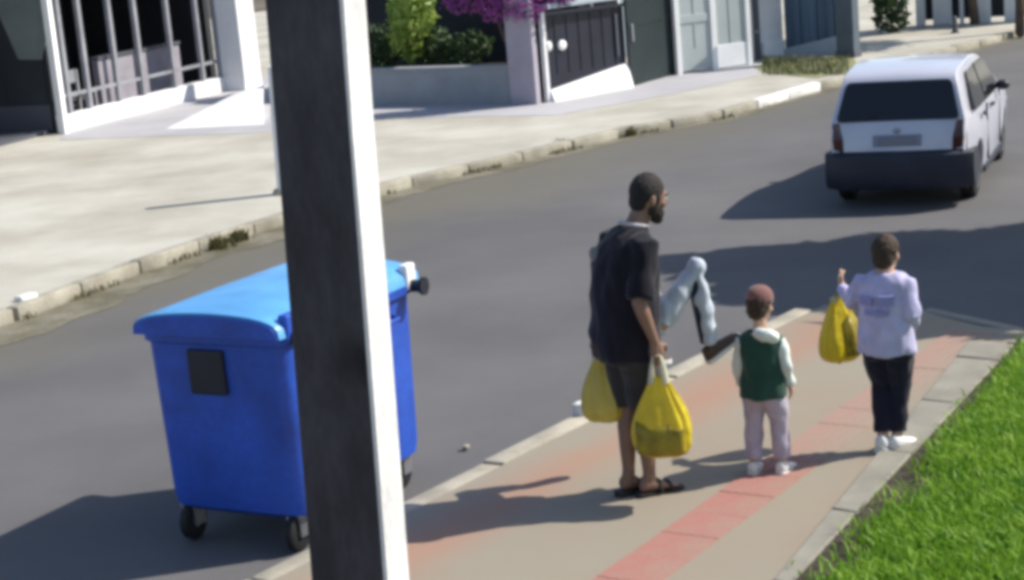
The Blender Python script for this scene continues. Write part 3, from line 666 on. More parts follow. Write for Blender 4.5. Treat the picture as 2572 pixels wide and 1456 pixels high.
m = MB(); m.tube([(0,0,0),(0,0,.28)],[.06,.05],10,round_ends=True); m.build('shaft', m_midgrey, bl, smooth=60)
m = MB(); m.tube([(0,0,0),(0,0,.02)],.09,10); m.build('foot', m_midgrey, bl)

# corner tree whose crown shades the crossing (trunk out of frame)
tp = V(17.9,-4.1); ct_ = thing('corner_tree', 'leafy corner tree whose crown shades the road crossing', 'tree', (tp.x,tp.y,0), 0)
def tl(x, y, z, r): return (x-tp.x, y-tp.y, z, r)
leaf_cloud('crown', m_leafd, ct_, [tl(6.3,16.75,3.8,(1.0,.42,.45)),tl(7.7,16.3,3.9,(1.1,1.0,.7)),tl(8.0,14.6,3.8,(1.3,1.5,.7)),tl(7.4,13.7,3.7,(1.0,1.0,.5)),tl(6.9,15.3,3.8,(.9,1.0,.5)),tl(7.0,14.4,3.7,(.8,.8,.45)),tl(6.5,16.2,3.8,(.8,.6,.45)),tl(9.3,15.0,4.0,(1.7,2.2,.9))], 22000, .20, 31, shell=.15)
limbs(ct_, [([(0,0,0),(.05,0,1.2),(.1,-.1,2.4),(.3,-.4,3.8)],[.16,.14,.12,.08]),([(.1,-.1,2.4),(-.6,.1,3.3),(-1.1,.2,3.9)],[.09,.06,.03]),([(.1,-.1,2.4),(.5,-1.2,3.4),(.4,-2.2,3.8)],[.09,.06,.03]),([(.3,-.4,3.8),(1.3,-1.2,4.4)],[.07,.03])])

# ------------------------------------------------------------------ wheelie container
BY = R(29); W2, L2 = 0.48, 1.34       # half width of the end face, length
bl_ = G(500,1346,ROADZ)
bdir = Vector((math.sin(BY),math.cos(BY),0)); bright = Vector((math.cos(BY),-math.sin(BY),0))
bc = bl_+bright*(W2-.12)+bdir*(L2/2-.13)
BINS = 1.09
bn_ = thing('waste_container', 'blue wheeled waste container with domed lid standing in the road behind the pole', 'container', (bc.x,bc.y,ROADZ), -BY)
bn_.scale = (1,1,BINS)
def rrect(hx, hy, r, z, n=5):
    pts = []
    for cx_, cy_, a0 in ((hx-r,hy-r,0),(-hx+r,hy-r,90),(-hx+r,-hy+r,180),(hx-r,-hy+r,270)):
        for k in range(n+1):
            a_ = R(a0+90*k/n); pts.append((cx_+r*math.cos(a_), cy_+r*math.sin(a_), z))
    return pts
hl2 = L2/2
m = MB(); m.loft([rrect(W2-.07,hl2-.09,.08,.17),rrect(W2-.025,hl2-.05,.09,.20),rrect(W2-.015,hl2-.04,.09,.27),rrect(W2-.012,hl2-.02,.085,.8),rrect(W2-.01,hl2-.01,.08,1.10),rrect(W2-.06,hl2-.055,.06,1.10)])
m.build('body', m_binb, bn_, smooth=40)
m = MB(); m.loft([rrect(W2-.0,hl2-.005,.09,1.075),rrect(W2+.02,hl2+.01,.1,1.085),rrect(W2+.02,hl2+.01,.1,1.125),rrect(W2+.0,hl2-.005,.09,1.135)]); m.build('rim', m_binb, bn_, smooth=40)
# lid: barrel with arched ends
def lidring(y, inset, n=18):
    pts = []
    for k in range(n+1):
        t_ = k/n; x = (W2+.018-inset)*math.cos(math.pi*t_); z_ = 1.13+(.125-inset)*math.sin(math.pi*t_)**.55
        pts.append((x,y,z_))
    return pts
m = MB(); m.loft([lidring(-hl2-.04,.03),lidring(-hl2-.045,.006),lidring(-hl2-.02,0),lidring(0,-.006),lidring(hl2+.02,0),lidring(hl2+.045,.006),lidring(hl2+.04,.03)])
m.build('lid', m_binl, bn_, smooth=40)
m = MB(); m.loft([[(x*0.985,y,1.128+(z-1.128)*.93) for x, y, z in lidring(-hl2-.046,.012)],[(x*0.985,y-.012,1.128+(z-1.128)*.93) for x, y, z in lidring(-hl2-.046,.012)]]); m.build('lid_end', m_binb, bn_, smooth=40)
m = MB(); m.slabxz([(-.17,.82),(.07,.82),(.07,1.05),(-.17,1.05)],-hl2-.012,-hl2+.05); m.build('vent_plate', m_blackp, bn_, bevel=.01)
for sx in (-1,1):
    for sy in (-1,1):
        cw = MB(); x, y = sx*(W2-.12), sy*(hl2-.13)
        wo = MB(); wo.lathe_x([(-.025,.045),(-.028,.085),(-.02,.098),(.02,.098),(.028,.085),(.025,.045)],20,x,.10,y-.03); wh = wo.build('caster_wheel', m_black, bn_, smooth=40)
        fo = MB(); fo.box(x-.045,x-.033,y-.06,y+.03,.08,.2); fo.box(x+.033,x+.045,y-.06,y+.03,.08,.2); fo.box(x-.06,x+.06,y-.06,y+.06,.186,.20); fo.build('caster_fork', m_steel, wh)
        hu = MB(); hu.lathe_x([(-.032,.03),(.032,.03)],12,x,.10,y-.03); hu.build('hub', m_steel, wh)
for sx in (-1,1):
    for y in (-.28,.28):
        m = MB(); m.tube([(sx*(W2+.01),y-.1,1.0),(sx*(W2+.06),y-.1,.99),(sx*(W2+.06),y+.1,.99),(sx*(W2+.01),y+.1,1.0)],.013,8); m.build('side_handle', m_binb, bn_, smooth=60)
for sy in (-1,1):
    m = MB(); m.lathe_x([(0,.035),(.07,.035),(.075,.05),(.095,.05)],16); o = m.build('lift_pin', m_blackp, bn_, smooth=40); o.rotation_euler = (0,0,0); o.location = (W2+.02,sy*(hl2-.06),1.12)
    m = MB(); m.box(W2-.03,W2+.03,sy*(hl2-.06)-.05,sy*(hl2-.06)+.05,1.1,1.24); m.build('pin_bracket', m_white if sy > 0 else m_binb, bn_, bevel=.012)

# ------------------------------------------------------------------ car
CY_ = R(22)
rl = G(2122,492,ROADZ); rr = G(2446,492,ROADZ)
cfd = Vector((math.sin(CY_),math.cos(CY_),0)); crt = Vector((math.cos(CY_),-math.sin(CY_),0))
cpos = rr-crt*0.66
car = thing('car', 'white hatchback with dark rear window driving away up the street', 'car', (cpos.x,cpos.y,ROADZ), -CY_)
car.scale = (.93,1,.94)
def archp(cy_, r=.335, cz=.29, n=10):
    return [(cy_+r*math.cos(math.pi*k/n), cz+r*math.sin(math.pi*k/n)) for k in range(n+1)]
top = [(-.60,.30),(-.655,.38),(-.67,.50),(-.655,.585),(-.625,.61),(-.615,.72),(-.595,.86),(-.565,.93),(-.50,1.07),(-.42,1.24),(-.365,1.345),(-.30,1.40),(-.15,1.43),(.25,1.455),(.7,1.46),(1.05,1.44),(1.28,1.395),(1.45,1.31),(1.75,1.12),(2.0,.97),(2.15,.92),(2.5,.87),(2.85,.80),(3.0,.74),(3.08,.64),(3.11,.5),(3.09,.34),(3.02,.25)]
bot = [(2.78,.24)]+archp(2.38)[0:]+[(2.0,.20),(.40,.20)]+archp(0.0)+[(-.38,.27)]
outl = top+bot
def hw(y, z):
    w = .80
    if z > .92: w -= (z-.92)*.34
    if z < .5: w -= (.5-z)*.12
    if y > 2.3: w -= (y-2.3)**2*.22
    if y < .1: w -= (.1-y)**2*.16
    return w
def inset_pt(i, r):
    n = len(outl); p0, p1, p2 = Vector(outl[i-1]), Vector(outl[i]), Vector(outl[(i+1)%n])
    t_ = (p2-p0).normalized(); return (p1.x+t_.y*r, p1.y-t_.x*r)
nT = len(outl); rings = []
for t_, ins, bow in ((-1,.035,0),(-1,.012,0),(-.975,0,0),(-.85,0,.006),(-.5,0,.016),(0,0,.022),(.5,0,.016),(.85,0,.006),(.975,0,0),(1,.012,0),(1,.035,0)):
    ring = []
    for i, (y, z) in enumerate(outl):
        q = inset_pt(i, ins-(bow if i < len(top) else 0)); w = hw(y,z)*t_
        if abs(t_) == 1 and ins == .012: w *= .994
        ring.append((w, q[0], q[1]))
    rings.append(ring)
m = MB(); m.loft(rings, cap=False)
ob = len(m.v)
# side skins: lower and upper
iB = 7; iF = 20
for side in (0, len(rings)-1):
    rg = rings[side]
    lo = [rg[i] for i in list(range(0,iB+1))+list(range(iF,nT))]; up = [rg[i] for i in range(iB,iF+1)]
    for poly in (lo, up):
        if side == 0: poly = poly[::-1]
        m.add(poly, [tuple(range(len(poly)))])
me_o = m.build('body', m_carw, car, smooth=32)
bm = bmesh.new(); bm.from_mesh(me_o.data); bmesh.ops.remove_doubles(bm, verts=bm.verts, dist=.0005); bmesh.ops.triangulate(bm, faces=[f for f in bm.faces if len(f.verts) > 4]); bmesh.ops.recalc_face_normals(bm, faces=bm.faces); bm.to_mesh(me_o.data); bm.free()
me_o.data.polygons.foreach_set('use_smooth', [True]*len(me_o.data.polygons)); me_o.data.set_sharp_from_angle(angle=R(35))
def on_top(y0, z0, off):     # rear window plane
    return None
def win(name, pts3, nrm, m_, th=.008, label=None):
    nrm = Vector(nrm).normalized(); a_ = [Vector(p)+nrm*th for p in pts3]; c_ = [Vector(p)-nrm*.03 for p in pts3]; n = len(a_); mb = MB()
    mb.add(a_+c_, [tuple(range(n)), tuple(range(2*n-1,n-1,-1))]+[((i+1)%n,i,i+n,(i+1)%n+n) for i in range(n)])
    return mb.build(name, m_, car, label=label)
def rnd(pts, r=.05, n=3):
    out = []; k = len(pts)
    for i in range(k):
        p0, p1, p2 = Vector(pts[i-1]), Vector(pts[i]), Vector(pts[(i+1)%k]); a_ = p1+(p0-p1).normalized()*r; c_ = p1+(p2-p1).normalized()*r
        for j in range(n+1):
            t_ = j/n; out.append((a_*(1-t_)+p1*t_)*(1-t_)+(p1*(1-t_)+c_*t_)*t_)
    return out
rz = [(-.57,.945),(-.375,1.34)]
rn = (0,-.89,.45)
win('rear_window', rnd([(-.66,-.568,.935),(.66,-.568,.935),(.565,-.376,1.335),(-.565,-.376,1.335)],.06), rn, m_glass, .024)
win('windscreen', rnd([(.66,1.99,.985),(-.66,1.99,.985),(-.55,1.34,1.37),(.55,1.34,1.37)],.05), (0,.52,.85), m_glass, .014)
def sx(y, z, sgn, off=.0): return (sgn*(hw(y,z)+off), y, z)
for sgn in (-1,1):
    for poly in ([(-.17,.965),(.62,.96),(.62,1.37),(.05,1.36)],[(.70,.96),(1.86,.965),(1.36,1.345),(1.2,1.372),(.70,1.375)]):
        pts = [sx(y,z,sgn,-.004) for y, z in poly]
        pts = rnd(pts if sgn > 0 else pts[::-1], .035, 2)
        win('side_window', pts, (sgn,0,.34), m_glass, .008)
    mb = MB(); mb.ell((sgn*.86,1.62,1.0),(.085,.06,.06),12,8); mr = mb.build('wing_mirror', m_carbump, car, smooth=60)
    m = MB(); m.box(min(sgn*.74,sgn*.82),max(sgn*.74,sgn*.82),1.6,1.65,.96,.99); m.build('mirror_arm', m_carbump, mr)
    # tail lamp, wraps the corner
    w1 = hw(-.6,.75); m = MB()
    m.loft([[(sgn*(w1-.15),-.633,.60),(sgn*(w1-.02),-.622,.60),(sgn*(w1+.012),-.55,.60),(sgn*(w1-.1),-.5,.60)],
            [(sgn*(w1-.14),-.630,.76),(sgn*(w1-.02),-.618,.76),(sgn*(w1+.012),-.53,.76),(sgn*(w1-.1),-.5,.76)],
            [(sgn*(w1-.09),-.60,.93),(sgn*(w1-.02),-.58,.93),(sgn*(w1+.010),-.50,.93),(sgn*(w1-.1),-.46,.93)]])
    m.build('tail_lamp', m_lamp, car, bevel=.012)
    m = MB(); m.ell((sgn*.60,2.98,.66),(.15,.12,.075),12,8); m.build('headlamp', m_lampw, car, smooth=60)
    m = MB(); yy = .25 if sgn > 0 else .25
    for y0, y1 in ((.28,.44),(1.0,1.16)):
        h_ = MB(); h_.box(min(sgn*(hw(y0,.85)-.01),sgn*(hw(y0,.85)+.028)),max(sgn*(hw(y0,.85)-.01),sgn*(hw(y0,.85)+.028)),y0,y1,.845,.875); h_.build('door_handle', m_carbump, car, bevel=.006)
    for y0 in (.66,1.80):
        h_ = MB(); h_.box(min(sgn*(hw(y0,.6)-.02),sgn*(hw(y0,.6)-.0155)),max(sgn*(hw(y0,.6)+.002),sgn*(hw(y0,.6)-.02)),y0-.004,y0+.004,.30,.93); h_.build('door_seam', m_carbump, car)
    h_ = MB(); h_.box(min(sgn*.76,sgn*.79),max(sgn*.76,sgn*.79),.40,1.98,.19,.27); h_.build('sill', m_carbump, car, bevel=.01)
# rear bumper
m = MB(); rg = []
for t_ in [k/10*2-1 for k in range(11)]:
    bow = .035*(1-t_*t_); x = .80*t_
    yb = -.655-bow+ (abs(t_)**14)*.11-.03
    rg.append([(x,yb+.03,.22),(x,yb-.01,.30),(x,yb-.03,.44),(x,yb-.02,.585),(x,yb+.02,.612),(x,yb+.3,.60),(x,yb+.3,.22)])
m.loft(rg); m.build('rear_bumper', m_carbump, car, smooth=35)
m = MB(); m.box(-.26,.26,-.648,-.625,.675,.80); pb = m.build('plate_recess', mat('recess grey blue',(0.24,0.25,0.34),.5,var=.05), car, bevel=.01)
m = MB(); m.box(-.20,.20,-.656,-.649,.685,.785); m.build('number_plate', m_plate, pb, bevel=.004)
m = MB(); m.tube([(-.02,-.50,1.10),(-.22,-.56,1.0),(-.36,-.585,.975)],.008,6); m.build('rear_wiper', m_blackp, car)
for sg in (-1,1):
    m = MB(); m.box(sg*.56-.10,sg*.56+.10,-.700,-.64,.40,.435); m.build('reflector', m_lamp, car, bevel=.006)
m = MB(); m.box(-.70,.70,-.652,-.60,.612,.628); m.build('bumper_gap', m_blackp, car)
m = MB(); m.ell((0,-.635,.845),(.04,.012,.03),12,6); m.build('tailgate_handle', m_rim, car)
m = MB(); m.box(-.70,.70,-.45,2.95,.17,.30); m.build('underbody', m_blackp, car)
m = MB(); m.tube([(.42,-.72,.24),(.42,-.4,.25)],.028,10); m.build('exhaust', m_blackp, car)
for sgn in (-1,1):
    for y in (0,2.38):
        xo = sgn*.665
        t_ = MB(); t_.lathe_x([(-.085,.18),(-.09,.24),(-.075,.285),(-.04,.29),(.04,.29),(.075,.285),(.09,.24),(.085,.18)],32,xo,.29,y); wh = t_.build('wheel', m_black, car, smooth=40)
        r_ = MB(); s_ = sgn
        r_.lathe_x([(-.02*s_,.19),(.088*s_,.188),(.075*s_,.165),(.07*s_,.06),(.085*s_,.05),(.085*s_,.0)],32,xo,.29,y); r_.build('rim', m_rim, wh, smooth=40)
        for k in range(8):
            a_ = 2*math.pi*k/8; q = MB(); q.ell((xo+s_*.074,y+.12*math.cos(a_),.29+.12*math.sin(a_)),(.006,.022,.022),8,4); q.build('rim_hole', m_black, wh)

# ------------------------------------------------------------------ people
def rotm(yaw=0, pitch=0, roll=0): return Matrix.Rotation(yaw,3,'Z')@Matrix.Rotation(pitch,3,'X')@Matrix.Rotation(roll,3,'Y')
def head_into(mb, c, k, M):
    c = Vector(c); T = lambda x, y, z: c+M@Vector((x*k,y*k,z*k))
    mb.ell(c, (.077*k,.096*k,.108*k), 20, 14, M)
    mb.ell(T(0,.028,-.062), (.056*k,.066*k,.062*k), 16, 10, M)
    mb.ell(T(0,.06,-.10), (.03*k,.03*k,.022*k), 12, 8, M)                # chin
    mb.ell(T(0,.088,.022), (.052*k,.016*k,.014*k), 12, 8, M)             # brow
    mb.tube([T(0,.094,.012),T(0,.112,-.022),T(0,.100,-.036)],[.010*k,.015*k,.012*k],8,round_ends=True)
    for s in (-1,1):
        mb.ell(T(s*.040,.070,-.030), (.026*k,.022*k,.024*k), 10, 6, M)   # cheek
        mb.ell(T(s*.079,-.006,-.018), (.010*k,.020*k,.032*k), 10, 8, M@Matrix.Rotation(s*.3,3,'Z'))
        mb.ell(T(s*.012,.104,-.034), (.008*k,.008*k,.007*k), 8, 6, M)
    mb.ell(T(0,.092,-.064), (.024*k,.012*k,.012*k), 10, 6, M)
    return T
def face_parts(T, k, M, par):
    for s in (-1,1):
        b_ = MB(); b_.ell(T(s*.032,.083,.000), (.012*k,.012*k,.010*k), 10, 8, M); e = b_.build('eye', m_eye, par, smooth=60)
        b_ = MB(); b_.ell(T(s*.032,.0935,.000), (.005*k,.003*k,.005*k), 8, 6, M); b_.build('iris', m_hair, e, smooth=60)
        b_ = MB(); b_.tube([T(s*.016,.100,.022),T(s*.034,.098,.028),T(s*.052,.084,.022)],[.003*k,.0045*k,.003*k],6); b_.build('eyebrow', m_hair, par, smooth=60)
    b_ = MB(); b_.ell(T(0,.100,-.066), (.020*k,.008*k,.0075*k), 10, 6, M); b_.build('lips', m_lip, par, smooth=60)
def hand_into(mb, wrist, d, palm_n, k=1.0, curl=0.9, thumb=1):
    """d: direction of fingers, palm_n: palm facing direction"""
    w = Vector(wrist); d = Vector(d).normalized(); pn = Vector(palm_n); pn = (pn-d*pn.dot(d)).normalized(); sd_ = d.cross(pn)*thumb
    mb.loft([[w+d*(t_*k)+sd_*(a_*k*wd)+pn*(c_*k*.5*th) for a_, c_ in ((1,.4),(.5,1),(-.5,1),(-1,.4),(-1,-.4),(-.5,-1),(.5,-1),(1,-.4))] for t_, wd, th in ((-.01,.026,.044),(.02,.031,.040),(.06,.040,.036),(.09,.041,.030))])
    for j, (off, ln) in enumerate(((.031,.072),(.010,.080),(-.011,.075),(-.031,.058))):
        p = w+d*(.085*k)+sd_*(off*k); pts = [p-d*.02*k, p]; dd = d.copy(); a_ = curl*0.55
        for fr in (.45,.32,.25):
            ax = sd_; dd = (Matrix.Rotation(a_*(-1 if thumb > 0 else 1),3,ax)@dd); 
            if dd.dot(pn) < 0 and a_ > 0: dd = dd-pn*2*dd.dot(pn)
            p = p+dd*ln*fr*k; pts.append(p.copy()); 
        mb.tube(pts,[.0095*k,.0095*k,.009*k,.0082*k,.0072*k],8,round_ends=True)
    p = w+d*(.025*k)+sd_*(.030*k); q1 = p+(d*.6+sd_*.75+pn*.25).normalized()*.040*k; q2 = q1+(d*.85+sd_*.1+pn*.5).normalized()*.032*k; q3 = q2+(d*.7-sd_*.2+pn*.7).normalized()*.024*k
    mb.tube([p-sd_*.012*k,q1,q2,q3],[.014*k,.0125*k,.0105*k,.0085*k],8,round_ends=True)
def foot_into(mb, ank, fwd, k=1.0, up=(0,0,1)):
    a_ = Vector(ank); f = Vector(fwd).normalized(); u_ = Vector(up).normalized(); s_ = f.cross(u_)
    rg = []
    for t_, wd, h0, h1 in ((-.06,.020,-.07,-.02),(-.045,.032,-.078,.0),(0,.036,-.08,.0),(.06,.038,-.08,-.025),(.11,.044,-.08,-.045),(.15,.042,-.08,-.055),(.175,.026,-.078,-.062)):
        c_ = a_+f*(t_*k)+u_*((h0+h1)/2*k); hh = (h1-h0)/2*k
        rg.append([c_+s_*(wd*k*math.cos(q))+u_*(hh*math.sin(q)) for q in [2*math.pi*j/12 for j in range(12)]])
    mb.loft(rg)
def shoe(name, m_, m_sole, par, ank, fwd, k=1.0, up=(0,0,1), high=False):
    a_ = Vector(ank); f = Vector(fwd).normalized(); u_ = Vector(up).normalized(); s_ = f.cross(u_); mb = MB(); rg = []
    for t_, wd, h0, h1 in ((-.072,.018,-.072,-.01),(-.062,.034,-.078,.012),(-.02,.043,-.08,.014),(.03,.043,-.08,.004),(.06,.044,-.08,-.018),(.11,.050,-.08,-.032),(.155,.048,-.08,-.042),(.18,.034,-.078,-.052),(.192,.014,-.074,-.06)):
        c_ = a_+f*(t_*k)+u_*((h0+h1)/2*k); hh = (h1-h0)/2*k
        rg.append([c_+s_*(wd*k*math.cos(q))+u_*(hh*math.sin(q)) for q in [2*math.pi*j/14 for j in range(14)]])
    mb.loft(rg); o = mb.build(name, m_, par, smooth=60)
    sb = MB(); pts = []
    for t_, wd in ((-.078,.02),(-.066,.038),(-.02,.046),(.05,.047),(.11,.054),(.16,.050),(.19,.032),(.2,.012)): pts.append((t_,wd))
    ol = [(t_,w_) for t_, w_ in pts]+[(t_,-w_) for t_, w_ in pts[::-1]]
    sb.loft([[a_+f*(t_*k)+s_*(w_*k)+u_*(z_*k) for t_, w_ in ol] for z_ in (-.092,-.066)]); sb.build('sole', m_sole, o, smooth=50)
    return o

FY = -PSI
# ---------- man
p = G(1606,1238); man = thing('person', 'man in a dark T-shirt and charcoal shorts walking with two yellow carrier bags', 'person', p, FY-R(24))
HC = Vector((.03,.172,1.645)); HM = rotm(R(-6), R(-14), 0)
body = MB()
body.tor([(0,-.01,.80,.10,.085),(0,-.01,.86,.155,.115),(0,-.015,.95,.165,.118),(0,0,1.06,.150,.108),(0,.012,1.18,.162,.112),(0,.02,1.30,.178,.115),(0.005,.03,1.40,.172,.10),(.01,.05,1.455,.12,.075),(.02,.075,1.49,.07,.06)])
T = head_into(body, HC, 1.02, HM)
body.tube([(.008,.06,1.43),(.015,.11,1.52),T(0,-.012,-.05)],[.068,.060,.058],12,round_ends=True)
# legs: right leg leading, left trailing
hipR, hipL = Vector((.088,-.01,.88)), Vector((-.088,-.01,.88))
kR, kL = Vector((.070,.045,.50)), Vector((-.06,.015,.49)); aR, aL = Vector((.055,.035,.10)), Vector((-.045,-.035,.105))
for h_, k_, a_ in ((hipR,kR,aR),(hipL,kL,aL)):
    body.tube([h_,h_.lerp(k_,.3),h_.lerp(k_,.75),k_,k_.lerp(a_,.28)+Vector((0,-.012,0)),k_.lerp(a_,.6)+Vector((0,-.008,0)),k_.lerp(a_,.9),a_],[.088,.086,.066,.056,.058,.046,.036,.038],14,round_ends=True)
foot_into(body, aR-Vector((0,0,.0)), (.12,1,-.02)); foot_into(body, aL, (-.1,1,-.10))
# arms
shR, shL = Vector((.185,.03,1.405)), Vector((-.150,.055,1.405))
eR, eL = Vector((.225,-.06,1.13)), Vector((-.175,.02,1.14)); wR, wL = Vector((.235,.015,.905)), Vector((-.17,-.085,.91))
for s_, e_, w_ in ((shR,eR,wR),(shL,eL,wL)):
    body.tube([s_,s_.lerp(e_,.4),s_.lerp(e_,.85),e_,e_.lerp(w_,.3),e_.lerp(w_,.75),w_],[.056,.050,.042,.040,.041,.031,.027],12,round_ends=True)
hand_into(body, wR, (wR-eR).normalized()+Vector((0,0,-.5)), (-1,.1,0), 1.0, 1.5, 1)
hand_into(body, wL, (wL-eL).normalized()+Vector((0,0,-.5)), (1,.1,0), 1.0, 1.5, -1)
body.remesh('body', m_skin, man, .0065, 5)
face_parts(T, 1.02, HM, man)
hb_ = MB(); hb_.ell(T(0,-.012,.022),(.085,.098,.103),20,14,HM); hb_.ell(T(0,-.05,-.035),(.068,.05,.06),14,10,HM)
for s_ in (-1,1): hb_.ell(T(s_*.070,.018,.0),(.012,.025,.045),10,8,HM)
hb_.remesh('hair', m_hair, man, .006, 3, wr=.006, fr=60, zs=1)
be_ = MB(); be_.ell(T(0,.048,-.082),(.060,.058,.048),16,10,HM); be_.ell(T(0,.072,-.112),(.040,.035,.032),12,8,HM)
for s_ in (-1,1): be_.ell(T(s_*.056,.015,-.055),(.022,.035,.05),10,8,HM)
be_.remesh('beard', m_hair, man, .006, 3, wr=.006, fr=60, zs=1)
st = MB()
st.tor([(0,-.015,.785,.188,.150),(0,-.015,.81,.192,.155),(0,-.018,.92,.205,.168),(0,-.004,1.06,.200,.168),(0,.003,1.18,.200,.164),(0,.010,1.30,.203,.154),(0.005,.025,1.395,.195,.125),(.01,.045,1.455,.14,.092),(.02,.07,1.495,.085,.075)])
for s_, e_ in ((shR,eR),(shL,eL)):
    o_ = Vector((math.copysign(.012,s_.x),0,0))
    st.tube([s_-Vector((math.copysign(.05,s_.x),0,-.012)),s_+Vector((0,0,.008)),s_.lerp(e_,.45)+o_,s_.lerp(e_,.92)+o_*1.1],[.07,.078,.070,.068],14)
st.remesh('t_shirt', m_tee, man, .009, 5, wr=.030, fr=5.5, zs=.55)
cl = MB(); cq = []
for k in range(19):
    a_ = 2*math.pi*k/18; cq.append(Vector((.01+.078*math.cos(a_), .08+.072*math.sin(a_), 1.502-.02*math.sin(a_))))
cl.tube(cq,.012,8); cl.build('collar', m_collar, man, smooth=60)
sp_ = MB(); sp_.ell((-.105,-.098,1.345),(.058,.028,.05),14,8,Matrix.Rotation(R(25),3,'Y')); sp_.build('shoulder_patch', m_patch, man, smooth=60)
sh_ = MB(); sh_.tor([(0,-.01,.76,.175,.135),(0,-.01,.86,.178,.135),(0,-.012,.93,.172,.128)])
for h_, k_ in ((hipR,kR),(hipL,kL)):
    q_ = h_.lerp(k_,1.0); sh_.tube([h_+Vector((0,0,.0)),h_.lerp(k_,.4),h_.lerp(k_,.96)],[.105,.104,.098],16)
sh_.remesh('shorts', m_shorts, man, .009, 5, wr=.022, fr=6, zs=.6)
for a_, f_, k_ in ((aR,(.12,1,-.02),1.0),(aL,(-.1,1,-.10),1.0)):
    f = Vector(f_).normalized(); s_ = f.cross(Vector((0,0,1))).normalized(); u_ = s_.cross(f); sb = MB()
    ol = [(-.085,.02),(-.07,.04),(0,.043),(.06,.045),(.12,.053),(.17,.05),(.2,.03)]; ol = ol+[(t_,-w_) for t_, w_ in ol[::-1]]
    sb.loft([[a_+f*t_+s_*w_+u_*z_ for t_, w_ in ol] for z_ in (-.108,-.08)]); so = sb.build('sandal', m_sand, man, smooth=50)
    for t0_, r_ in ((.11,.054),(.05,.050)):
        tb = MB(); tb.tube([a_+f*(t0_)+s_*(r_*math.cos(q))+u_*(-.085+.058*math.sin(q)*(1.15 if t0_ < .1 else .85)) for q in [math.pi*j/8 for j in range(9)]],.008,6); tb.build('strap', m_sand, so, smooth=60)

# ---------- carried person, mostly hidden in front of the man
cc = thing('person', 'person in pale blue jeans carried against the man chest, one bent leg showing', 'person', p+Vector((0,0,.80)), FY-R(24))
def L(x, y, z): return Vector((x,y,z-.80))
body = MB()
ch = L(-.20,.20,1.37); CM = rotm(R(150),0,0)
tr_ = [L(-.10,.21,.96),L(-.15,.20,1.08),L(-.18,.19,1.20),L(-.19,.19,1.26)]
body.tube(tr_,[.095,.09,.085,.055],16,round_ends=True)
T = head_into(body, ch, .80, CM); body.tube([tr_[2],T(0,0,-.05)],[.04,.04],10,round_ends=True)
h1, k1, a1 = L(-.04,.24,.93), L(.05,.44,1.205), L(.07,.49,.765)
body.tube([h1,h1.lerp(k1,.5),k1,k1.lerp(a1,.35),k1.lerp(a1,.8),a1],[.062,.052,.040,.036,.028,.025],12,round_ends=True)
h2, k2, a2 = L(-.17,.24,.94), L(-.30,.33,1.02), L(-.31,.29,.72)
body.tube([h2,h2.lerp(k2,.5),k2,k2.lerp(a2,.35),k2.lerp(a2,.8),a2],[.068,.058,.045,.042,.032,.029],12,round_ends=True)
foot_into(body,a1,(.1,.9,.5),.85,(0,-.45,.9)); foot_into(body,a2,(0,.95,-.2),.85)
CA = ((L(-.08,.17,1.22),L(-.07,.13,1.14),L(-.11,.13,1.25)),(L(-.28,.17,1.22),L(-.31,.12,1.17),L(-.27,.12,1.27)))
for s_, e_, w_ in CA:
    body.tube([s_,e_,w_],[.033,.028,.02],10,round_ends=True)
    hand_into(body,w_,(w_-e_),(0,-1,.1),.68,.6,1)
body.remesh('body', m_skinl, cc, .0065, 4); face_parts(T,.80,CM,cc)
hb_ = MB(); hb_.ell(T(0,-.012,.02),(.07,.079,.084),18,12,CM); hb_.remesh('hair', m_hairb, cc, .006, 3, wr=.008, fr=50, zs=1)
jn = MB(); jn.tube([L(-.10,.21,.93),L(-.14,.20,1.06)],[.108,.10],16,round_ends=True)
jn.tube([h1,h1.lerp(k1,.5),k1,k1.lerp(a1,.35),k1.lerp(a1,.98)],[.078,.066,.053,.049,.042],16)
jn.ell(k1,(.057,.057,.057)); jn.tube([h2,h2.lerp(k2,.5),k2,k2.lerp(a2,.35),k2.lerp(a2,.86)],[.088,.082,.068,.062,.055],16); jn.ell(k2,(.069,.069,.069))
ln = MB(); ln.tube([k1.lerp(a1,.10)+Vector((-.006,-.014,0)),k1.lerp(a1,.45)+Vector((-.014,-.017,0)),k1.lerp(a1,.97)+Vector((-.012,-.016,0))],[.044,.040,.034],16); ln.remesh('shin_shade', m_navyd, cc, .007, 4, wr=.012, fr=9, label='shaded side of the bent lower leg, put in as navy fabric')
jn.remesh('jeans', m_jean, cc, .008, 4, wr=.020, fr=9, zs=.8)
sw = MB(); sw.tube([L(-.13,.20,1.02),L(-.16,.197,1.14),L(-.185,.19,1.25)],[.105,.103,.082],16,round_ends=True)
for s_, e_, w_ in CA: sw.tube([s_,e_,e_.lerp(w_,.8)],[.046,.04,.033],12,round_ends=True)
sw.remesh('jumper', m_collar, cc, .009, 4, wr=.015, fr=9)
shoe('shoe', m_shoeb, m_shoew, cc, a1, (.1,.9,.5), .90, (0,-.45,.9)); shoe('shoe', m_shoeb, m_shoew, cc, a2, (0,.95,-.2), .92)

